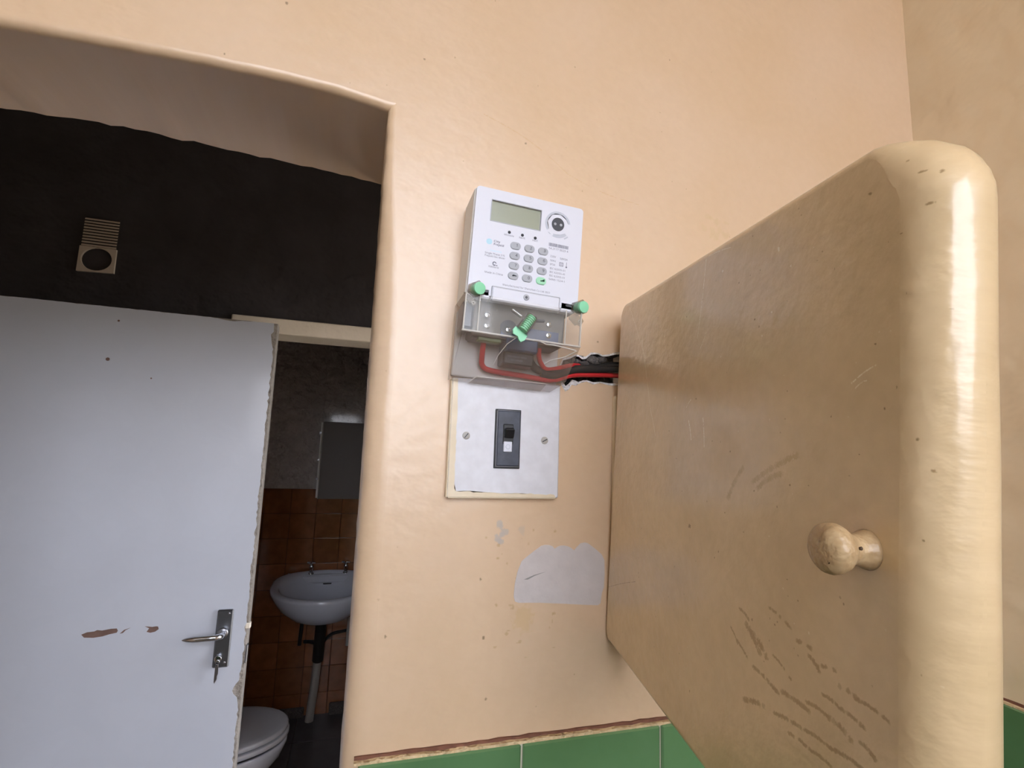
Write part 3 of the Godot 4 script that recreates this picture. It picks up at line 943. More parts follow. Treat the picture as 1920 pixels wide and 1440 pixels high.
# ------------------------------------------------------------------ the prepaid meter
func build_meter() -> void:
	var t := thing("electricity_meter", "white prepaid electricity meter with keypad, grey display and clear terminal cover", "meter", Transform3D(Basis(Vector3(0, 0, 1), deg_to_rad(-2.7)), Vector3(0.0853, 1.8547, 0.0)))
	var W := 0.1138
	var Z := 0.05
	var st := mb()
	cbox(st, Vector3(W * 0.5, -0.055, 0.024), Vector3(W, 0.110, 0.048), 0.003)
	obj("case", st, M.side_plastic, t)
	# face plate with the display cut out of it
	var fx0 := 0.0012
	var fx1 := W - 0.0012
	var sx0 := 0.0172
	var sx1 := 0.0677
	var sy0 := -0.0336
	var sy1 := -0.0126
	st = mb()
	var o_poly := round_rect(fx1 - fx0, 0.1072, 0.0035, 4, Vector2(W * 0.5, -0.0548))
	# split the plate at the display so that each piece stays simple
	var left := PackedVector2Array()
	var pieces := Geometry2D.clip_polygons(o_poly, PackedVector2Array([Vector2(sx0, sy0), Vector2(0.2, sy0), Vector2(0.2, sy1), Vector2(sx0, sy1)]))
	left = pieces[0]
	prism(st, left, 0.047, Z)
	for pc in Geometry2D.intersect_polygons(o_poly, PackedVector2Array([Vector2(sx1, sy0), Vector2(0.2, sy0), Vector2(0.2, sy1), Vector2(sx1, sy1)])):
		prism(st, pc, 0.047, Z)
	var face := obj("face_plate", st, M.white_plastic, t)
	st = mb()
	cbox(st, Vector3((sx0 + sx1) * 0.5, (sy0 + sy1) * 0.5, 0.0478), Vector3(sx1 - sx0 - 0.0006, sy1 - sy0 - 0.0006, 0.0008))
	var scr := obj("display", st, M.lcd, t)
	scr.set_meta("label", "blank grey-green display")
	st = mb()
	for e in [[sx0 - 0.0006, sy1, sx1 + 0.0006, sy1 + 0.0007], [sx0 - 0.0006, sy0 - 0.0007, sx1 + 0.0006, sy0], [sx0 - 0.0007, sy0, sx0, sy1], [sx1, sy0, sx1 + 0.0007, sy1]]:
		cbox(st, Vector3((e[0] + e[2]) * 0.5, (e[1] + e[3]) * 0.5, Z - 0.0005), Vector3(e[2] - e[0], e[3] - e[1], 0.0014))
	obj("display_rim", st, M.grey_plastic, t)
	# indicator lamps with their captions
	var caps := ["kWh/Impulse", "Rate/PE", "CREDIT"]
	for k in 3:
		st = mb()
		prism(st, ngon(12, 0.0015, 0.0, Vector2(0.0367 + 0.01335 * k, -0.0420 - 0.0002 * k)), Z, Z + 0.0003)
		obj("indicator", st, M.ink_dark, face)
		text("caption", caps[k], 0.0013, Vector3(0.0367 + 0.01335 * k, -0.0450, Z), M.ink, face, [0.0098, 0.0060, 0.0058][k], false)
	# optical port: dark lens with two dots, broken grey ring round it
	var pc := Vector2(0.0860, -0.0233)
	st = mb()
	prism(st, ngon(24, 0.0066, 0.0, pc, 1.05), Z, Z + 0.0006)
	var port := obj("optical_port", st, M.dark, t)
	for s in [-1, 1]:
		st = mb()
		prism(st, ngon(10, 0.0014, 0.0, pc + Vector2(s * 0.0031, -0.0002)), Z + 0.0006, Z + 0.0008)
		obj("lens", st, M.grey_plastic, port)
	for e in [[0.21, 3.75, 0.0112, 0.0135], [4.35, 5.5, 0.0112, 0.0140], [3.95, 4.15, 0.0132, 0.0139], [5.22, 5.52, 0.0150, 0.0163]]:
		st = mb()
		var arc := PackedVector2Array()
		for k in 19:
			var a: float = lerpf(e[0], e[1], k / 18.0)
			arc.append(pc + Vector2(cos(a), sin(a)) * e[3])
		for k in range(18, -1, -1):
			var a: float = lerpf(e[0], e[1], k / 18.0)
			arc.append(pc + Vector2(cos(a), sin(a)) * e[2])
		prism(st, arc, Z, Z + 0.0002)
		obj("port_ring", st, M.ring_grey, face)
	# keypad
	var faces := ["1", "2", "3", "4", "5", "6", "7", "8", "9", "", "0", ""]
	for k in 12:
		var c := Vector2(0.0440 + 0.01425 * (k % 3), -0.0546 - 0.0101 * (k / 3))
		st = mb()
		var shape := round_rect(0.0104, 0.0074, 0.0034, 5, c)
		var top := round_rect(0.0096, 0.0066, 0.0031, 5, c)
		prism(st, shape, Z, Z + 0.0006)
		prism(st, top, Z + 0.0006, Z + 0.0010)
		var key := obj("key", st, M.key_green if k == 11 else M.grey_plastic, t)
		if k == 11:
			key.set_meta("label", "green enter key")
		if faces[k]:
			text("key_digit", faces[k], 0.0030, Vector3(c.x + 0.0014, c.y + 0.0006, Z + 0.0010), M.ink_dark, key, 0.0, false)
		else:
			st = mb()
			var p := PackedVector2Array([Vector2(-0.0020, 0), Vector2(-0.0006, 0.0010), Vector2(-0.0006, 0.0003), Vector2(0.0028, 0.0003), Vector2(0.0028, -0.0003), Vector2(-0.0006, -0.0003), Vector2(-0.0006, -0.0010)])
			if k == 11:
				p = PackedVector2Array([Vector2(-0.0018, -0.0002), Vector2(-0.0005, 0.0007), Vector2(-0.0005, 0.0002), Vector2(0.0021, 0.0002), Vector2(0.0021, 0.0018), Vector2(0.0028, 0.0018), Vector2(0.0028, -0.0006), Vector2(-0.0005, -0.0006), Vector2(-0.0005, -0.0011)])
			prism(st, p, Z + 0.0010, Z + 0.00115, Transform3D(Basis.IDENTITY, Vector3(c.x + 0.0006, c.y, 0)))
			obj("key_arrow", st, M.ink_green if k == 11 else M.ink_dark, key)
	# print on the face
	var zf := Z
	st = mb()
	prism(st, ngon(20, 0.0029, 0.0, Vector2(0.0178, -0.0552)), zf, zf + 0.0001)
	obj("emblem", st, M.ink_blue, face)
	text("lettering", "City", 0.0023, Vector3(0.0222, -0.0538, zf), M.ink, face, 0.0062, true, true)
	text("lettering", "Prepaid", 0.0023, Vector3(0.0222, -0.0568, zf), M.ink, face, 0.0100, true, true)
	text("lettering", "Powertime", 0.0018, Vector3(0.0195, -0.0636, zf), M.ink_blue, face, 0.0110)
	text("lettering", "Single Phase STS", 0.0019, Vector3(0.0145, -0.0667, zf), M.ink, face, 0.0195)
	text("lettering", "Prepaid Elec Meter", 0.0019, Vector3(0.0145, -0.0693, zf), M.ink, face, 0.0200)
	st = mb()
	for k in 9:
		var a := 0.5 + k * 0.62
		cbox(st, Vector3(0.0246 + cos(a) * (0.0017 - k * 0.00008), -0.0762 + sin(a) * 0.0017, zf), Vector3(0.0012, 0.0008, 0.0002), 0, Transform3D.IDENTITY)
	cbox(st, Vector3(0.0270, -0.0776, zf), Vector3(0.0016, 0.0007, 0.0002))
	obj("emblem", st, M.ink, face)
	text("lettering", "POWERMETER", 0.0011, Vector3(0.0192, -0.0797, zf), M.ink, face, 0.0100)
	text("lettering", "Made in China", 0.0019, Vector3(0.0158, -0.0857, zf), M.ink, face, 0.0178)
	text("lettering", "Manufactured for Shenzhen Co Ltd 2021", 0.0019, Vector3(0.0588, -0.0951, zf), M.ink, face, 0.0480, false)
	st = mb()
	var rng := RandomNumberGenerator.new()
	rng.seed = 31
	var bx := 0.0780
	while bx < 0.0985:
		var bw := rng.randf_range(0.0002, 0.0006)
		cbox(st, Vector3(bx + bw * 0.5, -0.0456, zf), Vector3(bw, 0.0034, 0.0002))
		bx += bw + rng.randf_range(0.0002, 0.0004)
	obj("barcode", st, M.ink, face)
	text("lettering", "54 2177 0023 4", 0.0022, Vector3(0.0780, -0.0495, zf), M.ink, face, 0.0205)
	for e in [["220V", 0.0802, -0.0575, 0.0060], ["5(80)A", 0.0905, -0.0581, 0.0082], ["50Hz", 0.0803, -0.0618, 0.0060], ["IP54", 0.0805, -0.0658, 0.0053], ["IEC 62055-31", 0.0806, -0.0700, 0.0162], ["IEC 62055-41", 0.0806, -0.0737, 0.0162], ["IEC 62055-51", 0.0806, -0.0774, 0.0162], ["SANS 1524-1", 0.0804, -0.0811, 0.0166]]:
		text("lettering", e[0], 0.0020, Vector3(e[1], e[2], zf), M.ink, face, e[3])
	st = mb()
	for e in [[0, 0.0017, 0.004, 0.0005], [0, -0.0017, 0.004, 0.0005], [-0.0018, 0, 0.0005, 0.004], [0.0018, 0, 0.0005, 0.004], [0, 0.0006, 0.002, 0.0004], [0, -0.0006, 0.002, 0.0004]]:
		cbox(st, Vector3(0.0925 + e[0], -0.0640 + e[1], zf), Vector3(e[2], e[3], 0.0002))
	obj("insulation_symbol", st, M.ink, face)
	st = mb()
	cbox(st, Vector3(0.0980, -0.0630, zf), Vector3(0.0004, 0.004, 0.0002))
	prism(st, ngon(8, 0.0009, 0, Vector2(0.0980, -0.0660)), zf, zf + 0.0001)
	obj("arrow_symbol", st, M.ink, face)
	# lower tabs and the raised centre tongue of the cover with its screw
	for e in [[0.0035, 0.0232], [0.0940, 0.1105]]:
		st = mb()
		cbox(st, Vector3((e[0] + e[1]) * 0.5, -0.1065, 0.0440), Vector3(e[1] - e[0], 0.010, 0.012), 0.0015)
		obj("tab", st, M.white_plastic, face)
	st = mb()
	cbox(st, Vector3(0.0586, -0.1057, 0.0476), Vector3(0.0686, 0.0134, 0.009), 0.0012)
	var tongue := obj("cover_tongue", st, M.white_plastic, t)
	st = mb()
	cbox(st, Vector3(0.0586, -0.0990, 0.0507), Vector3(0.0690, 0.0015, 0.0012), 0.0003)
	for xx in [0.0243, 0.0929]:
		cbox(st, Vector3(xx, -0.1050, 0.0507), Vector3(0.0009, 0.0125, 0.0012), 0.0003)
	obj("tongue_groove", st, M.grey_plastic, tongue)
	st = mb()
	lathe(st, [Vector2(0.0030, 0), Vector2(0.0030, 0.0004), Vector2(0.0022, 0.0006), Vector2(0.0001, 0.0006)], 16, Transform3D(Basis(Vector3.RIGHT, PI / 2), Vector3(0.0583, -0.1046, 0.0521)))
	obj("screw_recess", st, M.grey_plastic, tongue)
	st = mb()
	prism(st, ngon(12, 0.0013, 0, Vector2(0.0583, -0.1046)), 0.0527, 0.0529)
	obj("screw_hole", st, M.dark, tongue)
	for e in [[0.0150, 0.0212, -0.1048], [0.0995, 0.1062, -0.1052]]:
		st = mb()
		prism(st, round_rect(e[1] - e[0], 0.0022, 0.001, 4, Vector2((e[0] + e[1]) * 0.5, e[2])), 0.0490, 0.0512)
		obj("slot", st, M.dark, face)
	# terminal block, back plate, screws and breaker seen through the cover
	st = mb()
	cbox(st, Vector3(W * 0.5, -0.148, 0.003), Vector3(W - 0.002, 0.066, 0.006), 0.001)
	obj("back_plate", st, M.side_plastic, t)
	st = mb()
	cbox(st, Vector3(0.0586, -0.1265, 0.020), Vector3(0.094, 0.035, 0.032), 0.001)
	cbox(st, Vector3(0.0586, -0.1415, 0.018), Vector3(0.090, 0.008, 0.026), 0.001)
	var blk := obj("terminal_block", st, M.block, t)
	st = mb()
	cbox(st, Vector3(0.070, -0.1365, 0.0362), Vector3(0.060, 0.013, 0.001), 0.0003)
	obj("blue_strip", st, mat(Color8(72, 84, 112), 0.25), blk)
	for q in [[0.0253, -0.1236], [0.0257, -0.1342], [0.0472, -0.1350], [0.0888, -0.1234], [0.0890, -0.1345]]:
		st = mb()
		lathe(st, [Vector2(0.0030, 0), Vector2(0.0030, 0.0010), Vector2(0.0022, 0.0016), Vector2(0.0001, 0.0017)], 16, Transform3D(Basis(Vector3.RIGHT, PI / 2), Vector3(q[0], q[1], 0.0365)))
		var sc := obj("terminal_screw", st, M.chrome, t)
		st = mb()
		for a in [0.6, 0.6 + PI / 2]:
			cbox(st, Vector3.ZERO, Vector3(0.0036, 0.0006, 0.0004), 0, Transform3D(Basis(Vector3(0, 0, 1), a), Vector3(q[0], q[1], 0.0383)))
		obj("screw_cross", st, M.dark, sc)
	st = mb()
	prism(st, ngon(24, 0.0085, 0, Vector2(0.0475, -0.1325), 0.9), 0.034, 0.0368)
	obj("socket_disc", st, M.dark, blk)  # dark round disc behind the middle terminal screw
	for e in [[0.044, 0.0565, 0.5], [0.066, 0.079, -0.12]]:
		st = mb()
		cbox(st, Vector3.ZERO, Vector3(e[1] - e[0], 0.0032, 0.004), 0.0012, Transform3D(Basis(Vector3(0, 0, 1), -e[2]), Vector3((e[0] + e[1]) * 0.5, -0.1215 - (0.004 if e[0] > 0.06 else 0.0), 0.052)))
		obj("sealing_pin", st, M.chrome if e[0] < 0.06 else M.dark, t)
	st = mb()
	cbox(st, Vector3(0.0055, -0.1275, 0.028), Vector3(0.010, 0.026, 0.030), 0.002)
	obj("side_window", st, M.navy, t)
	st = mb()
	cbox(st, Vector3(0.0625, -0.1485, 0.024), Vector3(0.032, 0.013, 0.030), 0.0015)
	obj("breaker", st, M.block_blue, t)
	st = mb()
	cbox(st, Vector3(0.0620, -0.1605, 0.0195), Vector3(0.0315, 0.0135, 0.0225), 0.0015)
	var bb := obj("breaker_body", st, M.black, t)
	text("breaker_print", "60A 250V~ 50Hz", 0.0016, Vector3(0.0500, -0.1590, 0.0309), M.ink, bb, 0.020)
	text("breaker_print", "IEC 60898", 0.0014, Vector3(0.0540, -0.1625, 0.0309), M.ink, bb, 0.012)
	# green-yellow sealing clip behind the cover
	st = mb()
	cbox(st, Vector3(0.031, -0.1455, 0.027), Vector3(0.024, 0.005, 0.010), 0.001)
	obj("earth_clip", st, mat(Color8(96, 112, 64), 0.4), t)
	# clear terminal cover: upright front, sloping frosted apron, two cheeks
	var cv := Node3D.new()
	cv.name = "terminal_cover"
	t.add_child(cv)
	cv.set_meta("label", "clear plastic terminal cover, dusty and frosted below")
	var cx0 := -0.0012
	var cx1 := 0.1150
	st = mb()
	cbox(st, Vector3((cx0 + cx1) * 0.5, -0.1285, 0.0560), Vector3(cx1 - cx0, 0.036, 0.0018), 0.0005)
	obj("front_pane", st, M.clear, cv)
	st = mb()
	cbox(st, Vector3((cx0 + cx1) * 0.5, -0.1462, 0.0566), Vector3(cx1 - cx0 + 0.001, 0.0016, 0.0034), 0.0005)
	cbox(st, Vector3(0.0125, -0.1285, 0.0572), Vector3(0.0011, 0.034, 0.0012), 0.0004)
	cbox(st, Vector3(0.0985, -0.1285, 0.0572), Vector3(0.0011, 0.034, 0.0012), 0.0004)
	cbox(st, Vector3(cx0 + 0.0006, -0.1285, 0.0566), Vector3(0.0012, 0.034, 0.0030), 0.0004)
	cbox(st, Vector3(cx1 - 0.0006, -0.1285, 0.0566), Vector3(0.0012, 0.034, 0.0030), 0.0004)
	obj("highlit_rib", st, M.highlit_edge, cv)  # moulded ridges, their highlights put into pale half-clear strips
	# apron from (y -0.147, z 0.056) to (y -0.1865, z 0.013)
	var a0 := Vector3(0, -0.1470, 0.0560)
	var a1 := Vector3(0, -0.1868, 0.0130)
	var dn := (a1 - a0).normalized()
	var al := a0.distance_to(a1)
	var apx := Transform3D(Basis(Vector3.RIGHT, -dn, Vector3.RIGHT.cross(-dn)), a0)
	st = mb()
	prism(st, PackedVector2Array([Vector2(cx0, 0), Vector2(cx0 + 0.001, -al), Vector2(cx1 - 0.012, -al), Vector2(cx1, -al + 0.014), Vector2(cx1, 0)]), -0.0009, 0.0009, apx)
	obj("apron", st, M.frost, cv)
	st = mb()
	var tabp := PackedVector2Array([Vector2(0.017, -al), Vector2(0.0235, -al + 0.0095), Vector2(0.0960, -al + 0.0110), Vector2(0.0925, -al)])
	prism(st, tabp, 0.0009, 0.0016, apx)
	obj("finger_tab", st, M.frost, cv)
	st = mb()
	var pp := []
	for q in tabp:
		pp.append(apx * Vector3(q.x, q.y, 0.0016))
	tube(st, [pp[0], pp[1]], 0.0004, 6)
	tube(st, [pp[1], pp[2]], 0.0004, 6)
	obj("tab_edge", st, M.highlit_edge, cv)  # highlight along the tab edge drawn as a pale line
	for xx in [cx0, cx1]:
		st = mb()
		var yz := PackedVector2Array([Vector2(-0.1105, 0.006), Vector2(-0.1105, 0.0552), Vector2(-0.1465, 0.0552), Vector2(-0.1860 if xx < 0.05 else -0.1760, 0.0135 if xx < 0.05 else 0.0240), Vector2(-0.1860 if xx < 0.05 else -0.1760, 0.006)])
		prism(st, yz, -0.0007, 0.0007, Transform3D(Basis(Vector3(0, 1, 0), Vector3(0, 0, 1), Vector3(1, 0, 0)), Vector3(xx, 0, 0)))
		obj("cheek", st, M.frost if xx < 0.05 else M.clear, cv)
	# cracked upper lip of the apron
	st = mb()
	tube(st, [Vector3(0.074, -0.1468, 0.0575), Vector3(0.080, -0.1485, 0.0572), Vector3(0.088, -0.1482, 0.0572), Vector3(0.100, -0.1492, 0.0572), Vector3(0.111, -0.1500, 0.0560)], 0.0006, 6)
	obj("crack", st, M.highlit_edge, cv)
	st = mb()
	tube(st, [apx * Vector3(0.113, -0.003, 0.001), apx * Vector3(0.104, -0.012, 0.001), apx * Vector3(0.090, -0.019, 0.001), apx * Vector3(0.086, -0.024, 0.001)], 0.0005, 6)
	obj("crack", st, M.highlit_edge, cv)
	st = mb()
	tube(st, [Vector3(0.049, -0.1475, 0.0590), apx * Vector3(0.043, -0.006, 0.002), apx * Vector3(0.038, -0.020, 0.002), apx * Vector3(0.036, -0.032, 0.002)], 0.0004, 6)
	obj("crack", st, M.highlit_edge, cv)
	# green numbered seals: one at either end of the cover, one across the middle
	for e in [[0.0079, -0.1052, false], [0.1121, -0.1058, true]]:
		var s := Node3D.new()
		s.name = "seal"
		t.add_child(s, true)
		s.position = Vector3(e[0], e[1], 0.050)
		s.rotation = Vector3(0.10, 0.22, 0)
		s.set_meta("label", "green security seal in a clear hexagonal shell")
		st = mb()
		prism(st, ngon(6, 0.0077, PI / 6), 0.0, 0.0085)
		obj("shell", st, M.smoke, s)
		st = mb()
		lathe(st, [Vector2(0.0056, 0.001), Vector2(0.0058, 0.0110), Vector2(0.0054, 0.0116), Vector2(0.0001, 0.0117)], 20, Transform3D(Basis(Vector3.RIGHT, PI / 2), Vector3(0.0005, 0.0, 0.0)))
		obj("cap", st, M.seal_green, s)
		st = mb()
		if e[2]:
			prism(st, PackedVector2Array([Vector2(-0.009, -0.006), Vector2(0.000, -0.0075), Vector2(0.0045, -0.0085), Vector2(0.0075, -0.0120), Vector2(0.0048, -0.0175), Vector2(0.0015, -0.0165), Vector2(-0.001, -0.0178), Vector2(-0.009, -0.0125)]), 0.001, 0.0035)
		else:
			prism(st, PackedVector2Array([Vector2(-0.0110, -0.0050), Vector2(-0.0065, -0.0065), Vector2(0.000, -0.0090), Vector2(0.0035, -0.0130), Vector2(-0.0010, -0.0165), Vector2(-0.0065, -0.0120)]), 0.001, 0.0035)
		obj("seal_tag", st, M.smoke, s)
		st = mb()
		lathe(st, [Vector2(0.0010, 0), Vector2(0.0018, 0), Vector2(0.0018, 0.0008), Vector2(0.0010, 0.0008)], 14, Transform3D(Basis(Vector3.RIGHT, PI / 2), Vector3(0.0025, -0.0132, 0.0035) if e[2] else Vector3(-0.001, -0.0130, 0.0035)))
		obj("tag_eye", st, M.highlit_edge, s)
	var c := Node3D.new()
	c.name = "seal"
	t.add_child(c, true)
	c.position = Vector3(0.0578, -0.1330, 0.0630)
	c.basis = Basis(Vector3(0, 0, 1), deg_to_rad(-31.0))
	c.set_meta("label", "green ribbed security seal lying across the cover")
	st = mb()
	lathe(st, [Vector2(0.0001, 0.0095), Vector2(0.0050, 0.0092), Vector2(0.0060, 0.0080), Vector2(0.0060, -0.0085), Vector2(0.0068, -0.0090), Vector2(0.0068, -0.0098), Vector2(0.0001, -0.0098)], 20)
	obj("shell", st, M.smoke, c)
	st = mb()
	var prof := [Vector2(0.0001, 0.0075)]
	for k in 8:
		prof.append(Vector2(0.0046, 0.0072 - k * 0.0021))
		prof.append(Vector2(0.0046, 0.0062 - k * 0.0021))
		prof.append(Vector2(0.0028, 0.0058 - k * 0.0021))
	prof.append(Vector2(0.0001, -0.0098))
	lathe(st, prof, 16, Transform3D(Basis.IDENTITY, Vector3(0, 0, 0.0018)))
	obj("ribbed_core", st, M.seal_green, c)
	st = mb()
	prism(st, PackedVector2Array([Vector2(-0.0072, -0.0095), Vector2(0.0068, -0.0095), Vector2(0.0072, -0.0150), Vector2(0.0052, -0.0185), Vector2(0.0026, -0.0180), Vector2(0.0000, -0.0160), Vector2(-0.0052, -0.0165), Vector2(-0.0076, -0.0135)]), -0.001, 0.0012)
	obj("wing", st, M.seal_green, c)

# ------------------------------------------------------------------ the isolator below it
func build_isolator() -> void:
	var x0 := 0.0788
	var y0 := 1.5553
	var w := 0.1147
	var h := 0.1163
	var t := thing("isolator_switch", "square white wall plate with dark switch module below the electricity meter", "switch", Transform3D(Basis.IDENTITY, Vector3(x0 + w * 0.5, y0 + h * 0.5, 0.0)))
	var st := mb()
	cbox(st, Vector3(0, 0, 0.0045), Vector3(w, h, 0.009), 0.0014)
	obj("plate", st, M.plate, t)
	# wall paint brushed over the rim
	var nz := noise(2.0, 98, 3)
	var poly := PackedVector2Array()
	var hw := w * 0.5 - 0.0008
	var hh := h * 0.5 - 0.0008
	for q in [[-hw, hh], [-hw, -hh], [hw - 0.002, -hh]]:
		poly.append(Vector2(q[0], q[1]))
	for k in range(24, -1, -1):
		var u := k / 24.0
		poly.append(Vector2(lerpf(-hw + 0.008, hw - 0.004, u), -hh + 0.0052 - u * 0.0026 + nz.get_noise_1d(k * 9.0) * 0.0016))
	for k in 25:
		var u := k / 24.0
		poly.append(Vector2(-hw + 0.0062 - u * 0.0012 + nz.get_noise_1d(k * 11.0 + 60.0) * 0.0010, lerpf(-hh + 0.008, hh, u)))
	st = mb()
	prism(st, poly, 0.009, 0.00925)
	obj("paint_smear", st, M.smear, t)
	st = mb()
	cbox(st, Vector3(-w * 0.5, -0.0005, 0.0044), Vector3(0.0016, h - 0.001, 0.0087), 0.0006)
	obj("painted_edge", st, M.smear, t)
	st = mb()
	cbox(st, Vector3(-0.001, -h * 0.5, 0.0044), Vector3(w - 0.004, 0.0016, 0.0087), 0.0006)
	obj("painted_edge", st, M.smear, t)
	# module
	var m0 := Vector3(0.0010, -0.0001, 0)
	st = mb()
	cbox(st, m0 + Vector3(0, 0, 0.0096), Vector3(0.0268, 0.0588, 0.0020), 0.0005)
	var mod := obj("module", st, M.black, t)
	st = mb()
	cbox(st, m0 + Vector3(0.0006, 0.0006, 0.0106), Vector3(0.0238, 0.0550, 0.0024), 0.0009)
	obj("module_face", st, M.module, mod)
	st = mb()
	for e in [[-0.0116, 0.0, 0.0006, 0.0556], [0.0006, 0.0281, 0.0238, 0.0006], [0.0006, -0.0273, 0.0238, 0.0006]]:
		cbox(st, m0 + Vector3(e[0], e[1], 0.0112), Vector3(e[2], e[3], 0.0010), 0.0002)
	obj("worn_edge", st, M.steel, mod)
	st = mb()
	cbox(st, m0 + Vector3(0.0, 0.0045, 0.0110), Vector3(0.0108, 0.0200, 0.0030), 0.0006)
	obj("toggle_well", st, M.black, mod)
	st = mb()
	cbox(st, Vector3.ZERO, Vector3(0.0096, 0.0095, 0.0050), 0.0010, Transform3D(Basis(Vector3.RIGHT, 0.35), m0 + Vector3(0.0006, 0.0058, 0.0145)))
	obj("toggle", st, M.black, mod)
	st = mb()
	cbox(st, m0 + Vector3(-0.0003, -0.0079, 0.0125), Vector3(0.0087, 0.0102, 0.0022), 0.0006)
	var off := obj("off_flag", st, M.white_plastic, t)
	st = mb()
	lathe(st, [Vector2(0.0019, 0), Vector2(0.0024, 0), Vector2(0.0024, 0.0002), Vector2(0.0019, 0.0002)], 18, Transform3D(Basis(Vector3.RIGHT, PI / 2), m0 + Vector3(-0.0003, -0.0079, 0.0136)))
	obj("off_ring", st, M.ring_grey, off)
	for e in [[-0.0410, 0.0014, 0.9], [0.0408, -0.0002, 0.5]]:
		st = mb()
		lathe(st, [Vector2(0.0038, 0), Vector2(0.0038, 0.0003), Vector2(0.0030, 0.0008), Vector2(0.0001, 0.0009)], 18, Transform3D(Basis(Vector3.RIGHT, PI / 2), Vector3(e[0], e[1], 0.009)))
		var s := obj("screw", st, M.pvc, t)
		st = mb()
		cbox(st, Vector3.ZERO, Vector3(0.0056, 0.0009, 0.0005), 0, Transform3D(Basis(Vector3(0, 0, 1), e[2]), Vector3(e[0], e[1], 0.0099)))
		obj("screw_slot", st, M.dark, s)

# ------------------------------------------------------------------ cables from the cupboard to the meter
func build_cables() -> void:
	var mx: Transform3D = get_node("electricity_meter").transform
	var L := func(u: float, v: float, z: float) -> Vector3:
		return mx * Vector3(u, -v, z)
	var defs := [
		["red_cable", "red insulated cable running below the black cables into the clear cover", M.red, 0.0028, [Vector3(0.300, 1.6900, -0.012), Vector3(0.270, 1.6895, -0.006), Vector3(0.235, 1.6868, 0.002), Vector3(0.205, 1.6830, 0.010), L.call(0.104, 0.1745, 0.013), L.call(0.070, 0.1735, 0.012), L.call(0.040, 0.1725, 0.012), L.call(0.0305, 0.1690, 0.013), L.call(0.0280, 0.1600, 0.017), L.call(0.0275, 0.1440, 0.022)]],
		["red_cable", "short red cable showing just above the thick black cables", M.red, 0.0026, [Vector3(0.262, 1.6975, -0.020), Vector3(0.235, 1.6975, -0.013), Vector3(0.215, 1.6960, -0.002), Vector3(0.203, 1.6930, 0.008), L.call(0.100, 0.1640, 0.013), L.call(0.0910, 0.1590, 0.015), L.call(0.0862, 0.1520, 0.020), L.call(0.0850, 0.1430, 0.024)]],
		["black_cable", "upper of the two thick black cables entering the clear cover", M.cable_black, 0.0040, [Vector3(0.300, 1.7030, -0.012), Vector3(0.265, 1.7010, -0.008), Vector3(0.235, 1.6950, -0.003), Vector3(0.208, 1.6905, 0.005), L.call(0.105, 0.1660, 0.011), L.call(0.088, 0.1650, 0.012), L.call(0.079, 0.1590, 0.016)]],
		["black_cable", "lower of the two thick black cables entering the clear cover", M.cable_black, 0.0036, [Vector3(0.300, 1.6975, -0.004), Vector3(0.266, 1.6955, 0.000), Vector3(0.236, 1.6920, 0.004), Vector3(0.208, 1.6878, 0.010), L.call(0.107, 0.1700, 0.014), L.call(0.092, 0.1695, 0.014)]]]
	for d in defs:
		var st := mb()
		tube(st, smooth_path(d[4]), d[3], 10)
		tag(obj(d[0], st, d[2]), d[1], "cable", "cables into the meter")

